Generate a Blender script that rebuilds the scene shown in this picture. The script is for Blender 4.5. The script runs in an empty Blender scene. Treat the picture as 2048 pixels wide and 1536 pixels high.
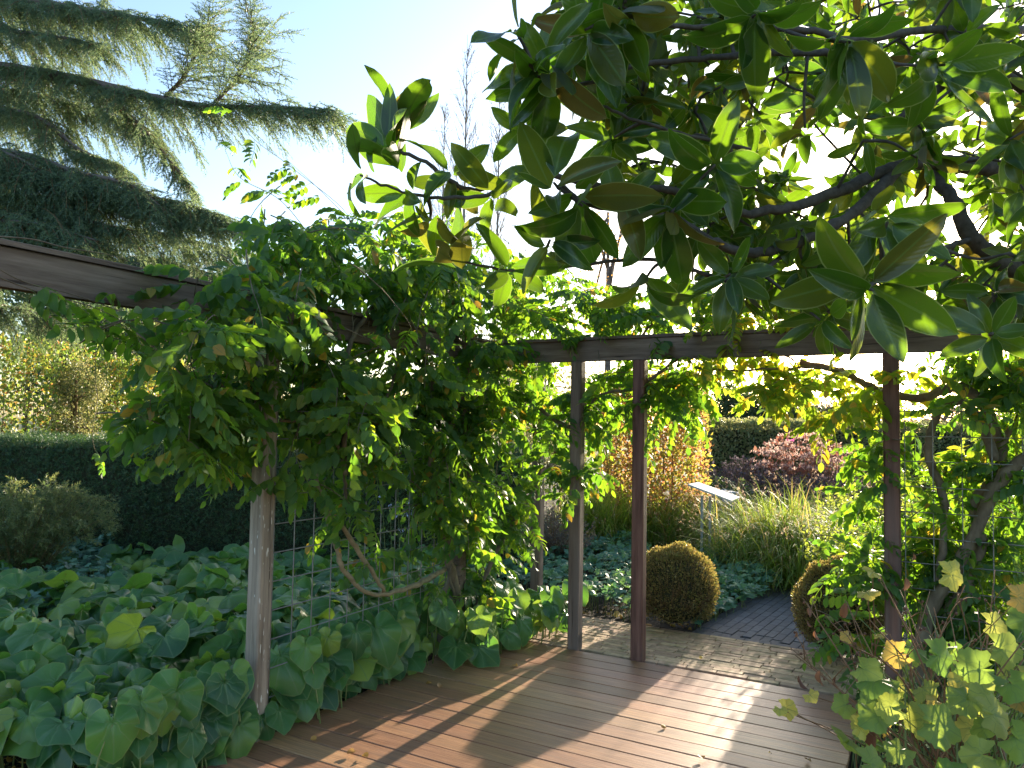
import bpy, math, random
import numpy as np
from mathutils import Matrix, Vector, Euler

rng = np.random.default_rng(7)
random.seed(7)
sc = bpy.context.scene
col = sc.collection
R_ = math.radians

# ------------------------------------------------------------------ camera
CAM = np.array([0.0, 0.0, 1.65])
FOC = 1500.0                       # focal length in photo pixels (2048 wide)
cam_d = bpy.data.cameras.new('camera'); cam = bpy.data.objects.new('camera', cam_d); col.objects.link(cam)
cam_d.sensor_width = 36.0; cam_d.lens = 36.0*FOC/2048; cam_d.clip_end = 2000; cam_d.clip_start = 0.05
CM = Matrix.Rotation(R_(90+3.05), 4, 'X') @ Matrix.Rotation(R_(1.0), 4, 'Z')
cam.matrix_world = Matrix.Translation(CAM) @ CM
sc.camera = cam
M3 = np.array(CM.to_3x3())

def ray(px, py):
    d = M3 @ np.array([(px-1024)/FOC, -(py-768)/FOC, -1.0])
    return d/np.linalg.norm(d)
def P(px, py, Y):                  # a point at distance Y in front of the camera
    d = ray(px, py); return CAM + d*(Y/d[1])
def G(px, py, z=0.0):              # a point on level ground
    d = ray(px, py); return CAM + d*((z-CAM[2])/d[2])
def project(p):
    q = (np.asarray(p)-CAM) @ M3
    w = np.maximum(-q[..., 2], 1e-6)
    return 1024+FOC*q[..., 0]/w, 768-FOC*q[..., 1]/w, -q[..., 2]

# ------------------------------------------------------------------ light
SUN = ray(1868, 500)
s_el = math.asin(SUN[2]); s_az = math.atan2(SUN[0], SUN[1])
w = bpy.data.worlds.new('World'); sc.world = w; w.use_nodes = True
nt = w.node_tree; nt.nodes.clear()
bg = nt.nodes.new('ShaderNodeBackground'); wo = nt.nodes.new('ShaderNodeOutputWorld')
sky = nt.nodes.new('ShaderNodeTexSky'); sky.sky_type = 'NISHITA'; sky.sun_disc = False
sky.sun_elevation = s_el; sky.sun_rotation = s_az; sky.altitude = 20
sky.air_density = 1.0; sky.dust_density = 1.4; sky.ozone_density = 2.0
nt.links.new(sky.outputs[0], bg.inputs[0]); nt.links.new(bg.outputs[0], wo.inputs[0])
bg.inputs[1].default_value = 0.125
sl = bpy.data.lights.new('sun', 'SUN'); sl.energy = 5.0; sl.angle = R_(0.55); sl.color = (1.0, 0.86, 0.66)
so = bpy.data.objects.new('sun', sl); col.objects.link(so)
so.rotation_euler = Vector(SUN).to_track_quat('Z', 'Y').to_euler()
sc.view_settings.view_transform = 'Standard'; sc.view_settings.look = 'None'
sc.view_settings.exposure = 1.85; sc.view_settings.gamma = 1.0
sc.render.engine = 'CYCLES'
sc.cycles.max_bounces = 8; sc.cycles.diffuse_bounces = 4; sc.cycles.transmission_bounces = 6

# ------------------------------------------------------------------ helpers: meshes
class Geo:
    def __init__(s): s.V=[]; s.F={3:[],4:[]}; s.U=[]; s.n=0
    def add(s, V, F, U=None):
        V = np.asarray(V, dtype=float).reshape(-1,3)
        if U is None: U = np.zeros((len(V),2))
        s.V.append(V); s.U.append(np.asarray(U,dtype=float).reshape(-1,2))
        for f in F:
            f = np.asarray(f, dtype=np.int64)
            if f.size: s.F[f.shape[1]].append(f + s.n)
        s.n += len(V)
    def mesh(s, name, mat, base=(0,0,0), smooth=True):
        me = bpy.data.meshes.new(name)
        if not s.V: return me
        V = np.concatenate(s.V) - np.asarray(base, float); U = np.concatenate(s.U)
        t = np.concatenate(s.F[3]) if s.F[3] else np.zeros((0,3),np.int64)
        q = np.concatenate(s.F[4]) if s.F[4] else np.zeros((0,4),np.int64)
        loops = np.concatenate([t.ravel(), q.ravel()]).astype(np.int32)
        starts = np.concatenate([np.arange(len(t))*3, len(t)*3+np.arange(len(q))*4]).astype(np.int32)
        me.vertices.add(len(V)); me.vertices.foreach_set('co', V.astype(np.float32).ravel())
        me.loops.add(len(loops)); me.loops.foreach_set('vertex_index', loops)
        me.polygons.add(len(starts)); me.polygons.foreach_set('loop_start', starts)
        me.polygons.foreach_set('use_smooth', np.full(len(starts), smooth, dtype=bool))
        uv = me.uv_layers.new(name='UVMap'); uv.data.foreach_set('uv', U[loops].astype(np.float32).ravel())
        me.update(calc_edges=True); me.validate()
        if mat: me.materials.append(mat)
        return me

def link(name, me, parent=None, loc=None, kind=None):
    o = bpy.data.objects.new(name, me); col.objects.link(o)
    if parent: o.parent = parent
    if loc is not None: o.location = loc
    if kind: o['kind'] = kind
    return o
def thing(name, label, cat, loc=(0,0,0), group=None):
    o = bpy.data.objects.new(name, None); col.objects.link(o); o.location = tuple(loc)
    o.empty_display_size = .1
    o['label'] = label; o['category'] = cat
    if group: o['group'] = group
    return o
def tag(o, label, cat, group=None):
    o['label'] = label; o['category'] = cat
    if group: o['group'] = group
    return o
def part(name, geo, mat, t, kind=None, smooth=True):
    return link(name, geo.mesh(name, mat, t.location, smooth), t, kind=kind)

def unit(v):
    v = np.asarray(v, float); return v/np.maximum(np.linalg.norm(v, axis=-1, keepdims=True), 1e-9)
def frames(d, up):
    """columns x=d, z~up : (N,3,3)"""
    x = unit(d); z = up - (up*x).sum(-1, keepdims=True)*x; z = unit(z)
    y = np.cross(z, x); return np.stack([x, y, z], axis=-1)
def rdir(n):
    return unit(rng.normal(size=(n,3)))

def spline(pts, n):
    """Catmull-Rom through rows of any width"""
    p = np.asarray(pts, float); p = np.vstack([2*p[0]-p[1], p, 2*p[-1]-p[-2]])
    m = len(p)-3; out = []
    for t in np.linspace(0, m-1e-6, n):
        i = int(t); f = t-i; a,b,c,d = p[i:i+4]
        out.append(.5*((2*b)+(-a+c)*f+(2*a-5*b+4*c-d)*f*f+(-a+3*b-3*c+d)*f**3))
    return np.array(out)
def tube(geo, pts, rad, sides=6, wob=0.0):
    pts = np.asarray(pts, float); n = len(pts)
    rad = np.broadcast_to(np.asarray(rad, float), (n,))
    tg = unit(np.gradient(pts, axis=0))
    ref = np.array([0,0,1.0]) if abs(tg[0,2]) < .9 else np.array([1.0,0,0])
    a = unit(np.cross(tg[0], ref)); A=[a]
    for i in range(1,n):
        a = a - tg[i]*(a@tg[i]); a = unit(a); A.append(a)
    A = np.array(A); B = np.cross(tg, A)
    th = np.arange(sides)*2*np.pi/sides
    rr = rad[:,None]*(1+wob*rng.normal(size=(n,sides)))
    V = pts[:,None]+ (A[:,None]*np.cos(th)[None,:,None]+B[:,None]*np.sin(th)[None,:,None])*rr[...,None]
    L = np.concatenate([[0], np.cumsum(np.linalg.norm(np.diff(pts,axis=0),axis=1))])
    U = np.stack(np.broadcast_arrays(L[:,None], (np.arange(sides)/sides)[None]), -1)
    i,j = np.meshgrid(np.arange(n-1), np.arange(sides), indexing='ij'); j2=(j+1)%sides
    F = np.stack([i*sides+j, i*sides+j2, (i+1)*sides+j2, (i+1)*sides+j], -1).reshape(-1,4)
    caps=[[0,k+1,k] for k in range(1,sides-1)]+[[(n-1)*sides,(n-1)*sides+k,(n-1)*sides+k+1] for k in range(1,sides-1)]
    geo.add(V.reshape(-1,3), [F, np.array(caps)], U.reshape(-1,2))

def box_t(sx, sy, sz, ch=0.0):
    """box, centred in x,y, z from 0 to sz, chamfered all round its top and its vertical edges when ch>0"""
    if ch <= 0:
        V=[(x*sx/2,y*sy/2,z*sz) for z in (0,1) for x,y in ((-1,-1),(1,-1),(1,1),(-1,1))]
        F=[[0,3,2,1],[4,5,6,7],[0,1,5,4],[1,2,6,5],[2,3,7,6],[3,0,4,7]]
        return dict(V=np.array(V,float),F=[np.array(F)],U=np.zeros((8,2)))
    def ring(ax, ay, z, c):
        x=ax/2; y=ay/2
        return [(-x+c,-y,z),(x-c,-y,z),(x,-y+c,z),(x,y-c,z),(x-c,y,z),(-x+c,y,z),(-x,y-c,z),(-x,-y+c,z)]
    V = ring(sx,sy,0,ch)+ring(sx,sy,sz-ch,ch)+ring(sx-2*ch,sy-2*ch,sz,ch*.5)
    F=[[l*8+k, l*8+(k+1)%8, (l+1)*8+(k+1)%8, (l+1)*8+k] for l in (0,1) for k in range(8)]
    F += [[16,17,18,19],[16,19,20,23],[20,21,22,23]]
    return dict(V=np.array(V,float),F=[np.array(F)],U=np.zeros((24,2)))
def place(geo, t, R, pos, s=1.0):
    geo.add((t['V']*s) @ np.asarray(R).T + np.asarray(pos), t['F'], t['U'])
def rz(a):
    c,s = math.cos(a), math.sin(a); return np.array([[c,-s,0],[s,c,0],[0,0,1.0]])

def scatter(geo, temps, pos, R, sc_, ch):
    for k, t in enumerate(temps):
        m = ch == k; n = int(m.sum())
        if not n: continue
        V = np.einsum('nij,kj->nki', R[m], t['V'])*sc_[m][:,None,None] + pos[m][:,None]
        nv = len(t['V']); off = (np.arange(n)*nv)[:,None,None]
        geo.add(V.reshape(-1,3), [(f[None]+off).reshape(-1,f.shape[1]) for f in t['F']], np.tile(t['U'], (n,1)))

def foliage(t, temps, mat, pos, R, s, ch, name='leaf', mass='leaf_mass', parts=300, smooth=True):
    """the leaves that show largest become objects, the rest one mass"""
    base = np.array(t.location)
    px, py, dz = project(pos)
    ok = (px>-60)&(px<2108)&(py>-60)&(py<1596)&(dz>.2)
    size = np.where(ok, s/np.maximum(dz,.2), 0)
    order = np.argsort(-size); sel = order[:parts]; sel = sel[size[sel]>0]
    if len(sel):
        mes=[]
        for k, tp in enumerate(temps):
            g = Geo(); g.add(tp['V'], tp['F'], tp['U']); mes.append(g.mesh(name, mat, smooth=smooth))
        for i in sel:
            o = bpy.data.objects.new(name, mes[ch[i]]); col.objects.link(o); o.parent = t
            m = Matrix((R[i]*s[i]).tolist()).to_4x4(); m.translation = Vector((pos[i]-base).tolist())
            o.matrix_basis = m
    rest = np.ones(len(pos), bool); rest[sel] = False
    if rest.any() and mass:
        g = Geo(); scatter(g, temps, pos[rest], R[rest], s[rest], ch[rest])
        part(mass, g, mat, t, kind='stuff', smooth=smooth)

# ------------------------------------------------------------------ helpers: leaf shapes
def leaf_grid(L, W, prof, nu=6, nv=3, fold=.25, curl=.5, wave=0., ph=0., stalk=0., twist=0., skew=0.):
    u = np.linspace(0,1,nu); v = np.linspace(-1,1,nv)
    th = curl*u; du = L/(nu-1)
    x = np.concatenate([[0],np.cumsum(np.cos((th[1:]+th[:-1])/2))*du]); z = -np.concatenate([[0],np.cumsum(np.sin((th[1:]+th[:-1])/2))*du])
    nx = np.sin(th); nz = np.cos(th)
    wd = W/2*prof(u)
    V=[];U=[]
    for i in range(nu):
        for j in range(nv):
            h = fold*abs(v[j])*wd[i] + wave*W*abs(v[j])*math.sin(ph+7*u[i]+2*v[j])
            yy = v[j]*wd[i]; tw = twist*u[i]; y2 = yy*math.cos(tw)-h*math.sin(tw)+skew*u[i]**2; h2 = yy*math.sin(tw)+h*math.cos(tw)
            V.append((stalk+x[i]+nx[i]*h2, y2, z[i]+nz[i]*h2)); U.append((u[i], .5+.5*v[j]))
    F=[[i*nv+j,(i+1)*nv+j,(i+1)*nv+j+1,i*nv+j+1] for i in range(nu-1) for j in range(nv-1)]
    return dict(V=np.array(V),F=[np.array(F)],U=np.array(U))
def radial_leaf(rf, nseg=16, rings=(.4,.75,1.), cup=.1, wave=.08, k=3, ph=0., bend=0., fold=0.):
    V=[(0,0,0)]; U=[(0,.5)]
    ang = np.linspace(-math.pi, math.pi, nseg, endpoint=True)
    for t in rings:
        for a in ang:
            r = rf(a)*t; x=r*math.cos(a); y=r*math.sin(a)
            z = -cup*t*t*(.4+.6*r) + wave*t*t*math.sin(k*a+ph) - bend*max(x,0)**2 + fold*abs(y)
            V.append((x,y,z)); U.append((t, .5+a/(2*math.pi)))
    n=len(ang); T=[];Q=[]
    for j in range(n-1):
        T.append([0,1+j,2+j])
        for i in range(len(rings)-1):
            a0=1+i*n+j; b0=1+(i+1)*n+j; Q.append([a0,b0,b0+1,a0+1])
    F=[np.array(T)]
    if Q: F.append(np.array(Q))
    return dict(V=np.array(V,float),F=F,U=np.array(U,float))
def merge(items):
    """items: (template, R, pos, scale)"""
    V=[];U=[];F={3:[],4:[]};n=0
    for t,R,p,s in items:
        V.append((t['V']*s)@np.asarray(R).T+np.asarray(p)); U.append(t['U'])
        for f in t['F']: F[f.shape[1]].append(f+n)
        n+=len(t['V'])
    return dict(V=np.concatenate(V),U=np.concatenate(U),F=[np.concatenate(f) for f in F.values() if f])

pinch = lambda e=1.0, q=.9: (lambda u: np.sin(np.pi*np.clip(u,0,1)**q)**e+.02)

# ------------------------------------------------------------------ helpers: materials
def new_mat(name):
    m = bpy.data.materials.new(name); m.use_nodes = True; n = m.node_tree.nodes; n.clear()
    return m, m.node_tree, n, m.node_tree.links
def nd(nt, typ, **kw):
    n = nt.nodes.new(typ)
    for k,v in kw.items():
        if k.startswith('i_'):
            key = k[2:]; key = int(key) if key.isdigit() else key.replace('_',' ')
            n.inputs[key].default_value = v
        else: setattr(n, k, v)
    return n
def ramp(nt, fac, stops, interp='LINEAR'):
    r = nt.nodes.new('ShaderNodeValToRGB'); e = r.color_ramp.elements; r.color_ramp.interpolation = interp
    while len(e) < len(stops): e.new(.5)
    for el,(p,c) in zip(e, stops): el.position = p; el.color = (*c,1) if len(c)==3 else c
    nt.links.new(fac, r.inputs[0]); return r.outputs[0]
def math_(nt, op, a, b=None, c=None):
    n = nt.nodes.new('ShaderNodeMath'); n.operation = op
    for i,v in enumerate((a,b,c)):
        if v is None: continue
        if isinstance(v,(int,float)): n.inputs[i].default_value = v
        else: nt.links.new(v, n.inputs[i])
    return n.outputs[0]
def mixc(nt, fac, a, b, mode='MIX'):
    n = nt.nodes.new('ShaderNodeMix'); n.data_type='RGBA'; n.blend_type = mode
    for sock,v in ((n.inputs[0],fac),(n.inputs[6],a),(n.inputs[7],b)):
        if isinstance(v,(int,float)): sock.default_value = v
        elif isinstance(v,tuple): sock.default_value = (*v,1) if len(v)==3 else v
        else: nt.links.new(v, sock)
    return n.outputs[2]
def rnd(nt):
    g = nt.nodes.new('ShaderNodeNewGeometry'); o = nt.nodes.new('ShaderNodeObjectInfo')
    return math_(nt,'FRACT', math_(nt,'ADD', g.outputs['Random Per Island'], o.outputs['Random'])), g
def noise(nt, scale, detail=3, vec=None, rough=.6):
    n = nd(nt,'ShaderNodeTexNoise', i_Scale=scale, i_Detail=detail, i_Roughness=rough)
    if vec is None:
        tc = nt.nodes.new('ShaderNodeTexCoord'); vec = tc.outputs['Object']
    nt.links.new(vec, n.inputs['Vector']); return n.outputs['Fac']

def leaf_mat(name, stops, tstops, trans=.45, rough=.45, spec=.5, vein=None, back=None, spot=.0, veincol=None, veinbump=.12, rim=0.):
    m, nt, n, L = new_mat(name)
    r, geo = rnd(nt)
    c = ramp(nt, r, stops); tcol = ramp(nt, r, tstops)
    bumpsrc = None
    if vein:
        uvn = nt.nodes.new('ShaderNodeUVMap'); sx = nt.nodes.new('ShaderNodeSeparateXYZ'); L.new(uvn.outputs[0], sx.inputs[0])
        u, v = sx.outputs[0], sx.outputs[1]
        if vein == 'pinnate':
            av = math_(nt,'ABSOLUTE', math_(nt,'SUBTRACT', v, .5))
            mid = math_(nt,'LESS_THAN', av, .035)
            ph = math_(nt,'FRACT', math_(nt,'MULTIPLY', math_(nt,'SUBTRACT', u, math_(nt,'MULTIPLY', av, .45)), 13.))
            side = math_(nt,'MULTIPLY', math_(nt,'LESS_THAN', ph, .10), .12)
            bumpsrc = math_(nt,'SINE', math_(nt,'MULTIPLY', ph, 6.283))
        else:                        # palmate veins from the stalk
            ang = math_(nt,'MULTIPLY', v, float(vein))
            fr = math_(nt,'ABSOLUTE', math_(nt,'SUBTRACT', math_(nt,'FRACT', ang), .5))
            mid = math_(nt,'LESS_THAN', math_(nt,'MULTIPLY', fr, u), .026)
            ph = math_(nt,'FRACT', math_(nt,'ADD', math_(nt,'MULTIPLY', u, 6.), math_(nt,'MULTIPLY', fr, 2.5)))
            side = math_(nt,'MULTIPLY', math_(nt,'LESS_THAN', ph, .1), .3)
            bumpsrc = math_(nt,'MULTIPLY', fr, 2.)
        vf = math_(nt,'MULTIPLY', math_(nt,'MAXIMUM', mid, side), .55)
        c = mixc(nt, vf, c, veincol or (.16,.26,.07)); tcol = mixc(nt, math_(nt,'MULTIPLY',vf,.9), tcol, (.12,.16,.02))
    if rim:
        e = math_(nt,'GREATER_THAN', av, .462) if vein == 'pinnate' else math_(nt,'GREATER_THAN', u, .965)
        e = math_(nt,'MULTIPLY', e, rim); c = mixc(nt, e, c, (.20,.24,.08)); tcol = mixc(nt, e, tcol, (.45,.55,.12))
    ns = noise(nt, 60 if vein else 25, 2)
    c = mixc(nt, .25, c, mixc(nt, ns, (.25,.25,.25), (1.,1.,1.)), 'OVERLAY')
    if spot:
        sp = nt.nodes.new('ShaderNodeMapRange'); sp.inputs[1].default_value=.66; sp.inputs[2].default_value=.72
        L.new(noise(nt, 22, 3), sp.inputs[0]); sf = math_(nt,'MULTIPLY', sp.outputs[0], spot)
        c = mixc(nt, sf, c, (.22,.16,.05)); tcol = mixc(nt, sf, tcol, (.25,.12,.02))
    if back:
        c = mixc(nt, geo.outputs['Backfacing'], c, back)
    p = nd(nt,'ShaderNodeBsdfPrincipled'); L.new(c, p.inputs['Base Color'])
    p.inputs['Roughness'].default_value = rough; p.inputs['Specular IOR Level'].default_value = spec
    if back:
        L.new(math_(nt,'MULTIPLY_ADD', geo.outputs['Backfacing'], .35, rough), p.inputs['Roughness'])
    if bumpsrc is not None:
        b = nd(nt,'ShaderNodeBump', i_Strength=veinbump, i_Distance=.003); L.new(bumpsrc, b.inputs['Height']); L.new(b.outputs[0], p.inputs['Normal'])
    tr = nd(nt,'ShaderNodeBsdfTranslucent'); L.new(tcol, tr.inputs[0])
    mx = nd(nt,'ShaderNodeMixShader'); mx.inputs[0].default_value = trans
    L.new(p.outputs[0], mx.inputs[1]); L.new(tr.outputs[0], mx.inputs[2])
    o = nd(nt,'ShaderNodeOutputMaterial'); L.new(mx.outputs[0], o.inputs[0]); return m

def rough_mat(name, c1, c2, scale=8, rough=.8, bump=.3, stretch=None, c3=None, dist=.01, detail=6, spec=.3, perobj=0., wood=None, fleck=False):
    m, nt, n, L = new_mat(name)
    tc = nt.nodes.new('ShaderNodeTexCoord'); vec = tc.outputs['Object']
    if perobj:
        oi = nt.nodes.new('ShaderNodeObjectInfo'); cb = nt.nodes.new('ShaderNodeVectorMath'); cb.operation='ADD'
        vm = nt.nodes.new('ShaderNodeVectorMath'); vm.operation='SCALE'; vm.inputs[0].default_value=(17,31,7); L.new(oi.outputs['Random'], vm.inputs['Scale'])
        L.new(vec, cb.inputs[0]); L.new(vm.outputs[0], cb.inputs[1]); vec = cb.outputs[0]
    if stretch:
        mp = nd(nt,'ShaderNodeMapping'); mp.inputs['Scale'].default_value = stretch; L.new(vec, mp.inputs[0]); vec = mp.outputs[0]
    f = noise(nt, scale, detail, vec, .65); 
    c = ramp(nt, f, [(.3,c1),(.7,c2)])
    if c3:
        f2 = noise(nt, scale*.35, 3, vec); k = nt.nodes.new('ShaderNodeMapRange'); k.inputs[1].default_value=.5; k.inputs[2].default_value=.68
        L.new(f2, k.inputs[0]); c = mixc(nt, k.outputs[0], c, c3)
    if wood:                         # drying cracks along the grain
        mp2 = nd(nt,'ShaderNodeMapping'); mp2.inputs['Scale'].default_value = wood; L.new(tc.outputs['Object'], mp2.inputs[0])
        k2 = nt.nodes.new('ShaderNodeMapRange'); k2.inputs[1].default_value=.36; k2.inputs[2].default_value=.31
        L.new(noise(nt, 1., 3, mp2.outputs[0]), k2.inputs[0]); c = mixc(nt, math_(nt,'MULTIPLY', k2.outputs[0], .85), c, (.02,.014,.01))
        f = math_(nt,'SUBTRACT', f, k2.outputs[0])
    if fleck:
        mp3 = nd(nt,'ShaderNodeMapping'); mp3.inputs['Scale'].default_value = (75,75,16); L.new(tc.outputs['Object'], mp3.inputs[0])
        k3 = nt.nodes.new('ShaderNodeMapRange'); k3.inputs[1].default_value=.69; k3.inputs[2].default_value=.72
        L.new(noise(nt, 1., 1, mp3.outputs[0]), k3.inputs[0]); c = mixc(nt, k3.outputs[0], c, (.62,.6,.55))
    if perobj:
        g = nt.nodes.new('ShaderNodeNewGeometry')
        rr = math_(nt,'FRACT', math_(nt,'ADD', oi.outputs['Random'], g.outputs['Random Per Island']))
        v = math_(nt,'MULTIPLY_ADD', rr, perobj, 1-perobj/2)
        hs = nt.nodes.new('ShaderNodeHueSaturation'); L.new(c, hs.inputs['Color']); L.new(v, hs.inputs['Value'])
        L.new(math_(nt,'MULTIPLY_ADD', math_(nt,'FRACT', math_(nt,'MULTIPLY', rr, 7.3)), .02, .49), hs.inputs['Hue']); c = hs.outputs[0]
    p = nd(nt,'ShaderNodeBsdfPrincipled'); L.new(c, p.inputs['Base Color'])
    p.inputs['Roughness'].default_value = rough; p.inputs['Specular IOR Level'].default_value = spec
    if bump:
        b = nd(nt,'ShaderNodeBump', i_Strength=bump, i_Distance=dist); L.new(f, b.inputs['Height']); L.new(b.outputs[0], p.inputs['Normal'])
    o = nd(nt,'ShaderNodeOutputMaterial'); L.new(p.outputs[0], o.inputs[0]); return m

M = {}
M['soil'] = rough_mat('soil', (.018,.012,.008),(.055,.04,.026), 14, .95, .8, dist=.03)
M['lawn'] = rough_mat('lawn', (.03,.05,.012),(.07,.1,.025), 9, .95, .5, c3=(.06,.05,.025))
M['deck'] = rough_mat('deck_wood', (.23,.105,.055),(.49,.265,.15), 9, .42, .5, stretch=(.55,16,16), c3=(.27,.15,.095), dist=.003, perobj=.5, spec=.5)
M['deckdark'] = rough_mat('deck_joist', (.02,.015,.01),(.04,.03,.02), 9, .9, .2)
M['greywood'] = rough_mat('weathered_grey_wood', (.13,.10,.075),(.42,.35,.28), 20, .8, .8, stretch=(1.2,1.2,.08), c3=(.24,.19,.14), dist=.004, wood=(85,85,1.6), fleck=True)
M['beamwood'] = rough_mat('weathered_beam_wood', (.07,.045,.033),(.27,.205,.16), 20, .75, .5, stretch=(.09,1.2,1.2), c3=(.13,.085,.06), dist=.004, wood=(1.6,85,85))
M['redwood'] = rough_mat('red_brown_post_wood', (.06,.022,.017),(.24,.12,.09), 20, .6, .4, stretch=(1.3,1.3,.1), c3=(.15,.1,.085), dist=.003, wood=(85,85,1.6))
M['ybrick'] = rough_mat('yellow_brick', (.38,.235,.145),(.55,.38,.245), 26, .75, .25, c3=(.25,.19,.10), dist=.003, perobj=.4)
M['dbrick'] = rough_mat('grey_brick', (.055,.055,.065),(.115,.112,.13), 26, .75, .25, dist=.003, perobj=.45, spec=.5)
M['steel'] = rough_mat('galvanised_steel', (.22,.24,.24),(.34,.36,.36), 40, .45, .1, spec=.6)
M['wire'] = rough_mat('trellis_wire', (.2,.19,.175),(.3,.29,.27), 30, .5, .1)
M['brownpost'] = rough_mat('grey_brown_post_wood', (.09,.06,.045),(.27,.2,.16), 20, .75, .7, stretch=(1.2,1.2,.08), c3=(.16,.12,.10), dist=.004, wood=(85,85,1.6))
M['panel'] = rough_mat('sign_panel', (.55,.55,.55),(.65,.65,.66), 5, .25, 0)
M['binblue'] = rough_mat('blue_grey_plastic', (.10,.15,.22),(.15,.2,.28), 6, .5, .05)
M['bark'] = rough_mat('magnolia_bark', (.05,.04,.032),(.12,.10,.085), 30, .85, .7, dist=.006)
M['vine'] = rough_mat('vine_bark', (.10,.075,.05),(.23,.18,.12), 22, .8, .7, stretch=(1,1,.4), dist=.006)
M['vinepale'] = rough_mat('pale_vine_bark', (.2,.16,.09),(.33,.27,.17), 25, .75, .5, dist=.004)
M['twig'] = rough_mat('twig_bark', (.12,.07,.035),(.22,.14,.07), 30, .8, .3)
M['cedarbark'] = rough_mat('cedar_bark', (.09,.07,.06),(.2,.16,.14), 8, .9, .6, dist=.02)
M['core'] = rough_mat('core_or_branches', (.02,.024,.012),(.06,.06,.03), 20, .95, .8, dist=.04)  # dark stuff of the solid cores added inside foliage to block light
M['drystem'] = rough_mat('dry_brown_stem', (.16,.075,.035),(.3,.17,.09), 20, .7, .2)
M['greenstem'] = rough_mat('green_stem', (.14,.19,.06),(.24,.28,.1), 20, .6, .2)

M['magnolia'] = leaf_mat('magnolia_leaf', [(0,(.011,.034,.010)),(.8,(.018,.046,.013)),(.92,(.03,.055,.016)),(1,(.10,.07,.025))],
    [(0,(.16,.36,.015)),(.7,(.26,.46,.015)),(.9,(.36,.42,.02)),(1,(.30,.17,.04))], trans=.36, rough=.24, spec=.45, vein='pinnate', back=(.04,.052,.013), veinbump=.07, rim=.8, spot=.3)
M['wisteria'] = leaf_mat('wisteria_leaf', [(0,(.028,.075,.028)),(.6,(.045,.105,.035)),(.975,(.07,.13,.035)),(.985,(.30,.22,.04)),(1,(.30,.18,.04))],
    [(0,(.16,.38,.03)),(.6,(.32,.60,.02)),(.975,(.5,.7,.03)),(.985,(.75,.50,.04)),(1,(.7,.38,.04))], trans=.44, rough=.5, spec=.35, vein='pinnate', rim=.3)
M['wisteria_y'] = leaf_mat('yellowing_wisteria_leaf', [(0,(.06,.12,.02)),(.6,(.12,.19,.03)),(.85,(.28,.28,.04)),(1,(.42,.27,.04))],
    [(0,(.35,.60,.03)),(.6,(.55,.72,.04)),(.85,(.82,.72,.04)),(1,(.9,.55,.05))], trans=.5, rough=.5, spec=.35, vein='pinnate')
M['bigleaf'] = leaf_mat('heart_shaped_leaf', [(0,(.03,.09,.035)),(.35,(.05,.14,.045)),(.7,(.08,.19,.055)),(.9,(.14,.25,.055)),(1,(.23,.30,.06))],
    [(0,(.16,.42,.04)),(.6,(.24,.5,.04)),(1,(.45,.62,.05))], trans=.36, rough=.34, spec=.5, vein=9, spot=.5, veinbump=.7, rim=.5, veincol=(.2,.33,.12))
M['yew'] = leaf_mat('yew_needles', [(0,(.02,.065,.035)),(.6,(.05,.115,.055)),(.9,(.10,.18,.06)),(1,(.16,.12,.05))],
    [(0,(.05,.12,.02)),(1,(.18,.30,.04))], trans=.22, rough=.45)
M['cedar'] = leaf_mat('cedar_needles', [(0,(.045,.085,.06)),(.5,(.07,.12,.075)),(1,(.12,.16,.08))],
    [(0,(.15,.27,.12)),(1,(.42,.52,.2))], trans=.35, rough=.5)
M['beech'] = leaf_mat('hornbeam_leaf', [(0,(.09,.16,.04)),(.62,(.15,.21,.06)),(.85,(.30,.28,.08)),(.92,(.42,.28,.08)),(1,(.36,.15,.06))],
    [(0,(.25,.42,.06)),(.6,(.45,.58,.08)),(.87,(.8,.62,.08)),(1,(.75,.3,.1))], trans=.4, rough=.45)
M['copper'] = leaf_mat('copper_beech_leaf', [(0,(.10,.13,.03)),(.45,(.20,.18,.05)),(.72,(.27,.15,.06)),(1,(.22,.08,.045))],
    [(0,(.45,.55,.06)),(.45,(.75,.6,.09)),(.72,(.78,.42,.13)),(1,(.6,.2,.1))], trans=.42, rough=.5)
M['boxleaf'] = leaf_mat('bronzed_box_leaf', [(0,(.10,.09,.035)),(.5,(.19,.15,.06)),(.8,(.28,.2,.08)),(1,(.11,.14,.04))],
    [(0,(.35,.3,.06)),(.6,(.6,.42,.12)),(1,(.4,.45,.08))], trans=.32, rough=.5)
M['geranium'] = leaf_mat('geranium_leaf', [(0,(.06,.15,.09)),(.6,(.09,.22,.125)),(1,(.15,.28,.10))],
    [(0,(.12,.32,.12)),(1,(.3,.5,.1))], trans=.3, rough=.5)
M['ivy'] = leaf_mat('ivy_leaf', [(0,(.04,.11,.07)),(.6,(.07,.17,.11)),(1,(.16,.28,.19))],
    [(0,(.08,.22,.08)),(1,(.2,.4,.12))], trans=.2, rough=.35)
M['shrub'] = leaf_mat('pale_shrub_leaf', [(0,(.08,.13,.025)),(.7,(.14,.19,.035)),(1,(.2,.22,.05))],
    [(0,(.45,.62,.05)),(1,(.75,.8,.1))], trans=.45, rough=.45)
M['grass'] = leaf_mat('tall_grass_blade', [(0,(.09,.17,.03)),(.7,(.16,.23,.035)),(.9,(.26,.24,.06)),(1,(.30,.19,.08))],
    [(0,(.3,.5,.04)),(.6,(.55,.68,.06)),(.85,(.8,.7,.12)),(1,(.8,.5,.2))], trans=.4, rough=.5)
M['plume'] = leaf_mat('grass_seed_head', [(0,(.26,.16,.11)),(1,(.38,.26,.18))], [(0,(.7,.45,.3)),(1,(.85,.65,.45))], trans=.45, rough=.8, spec=.1)
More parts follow.
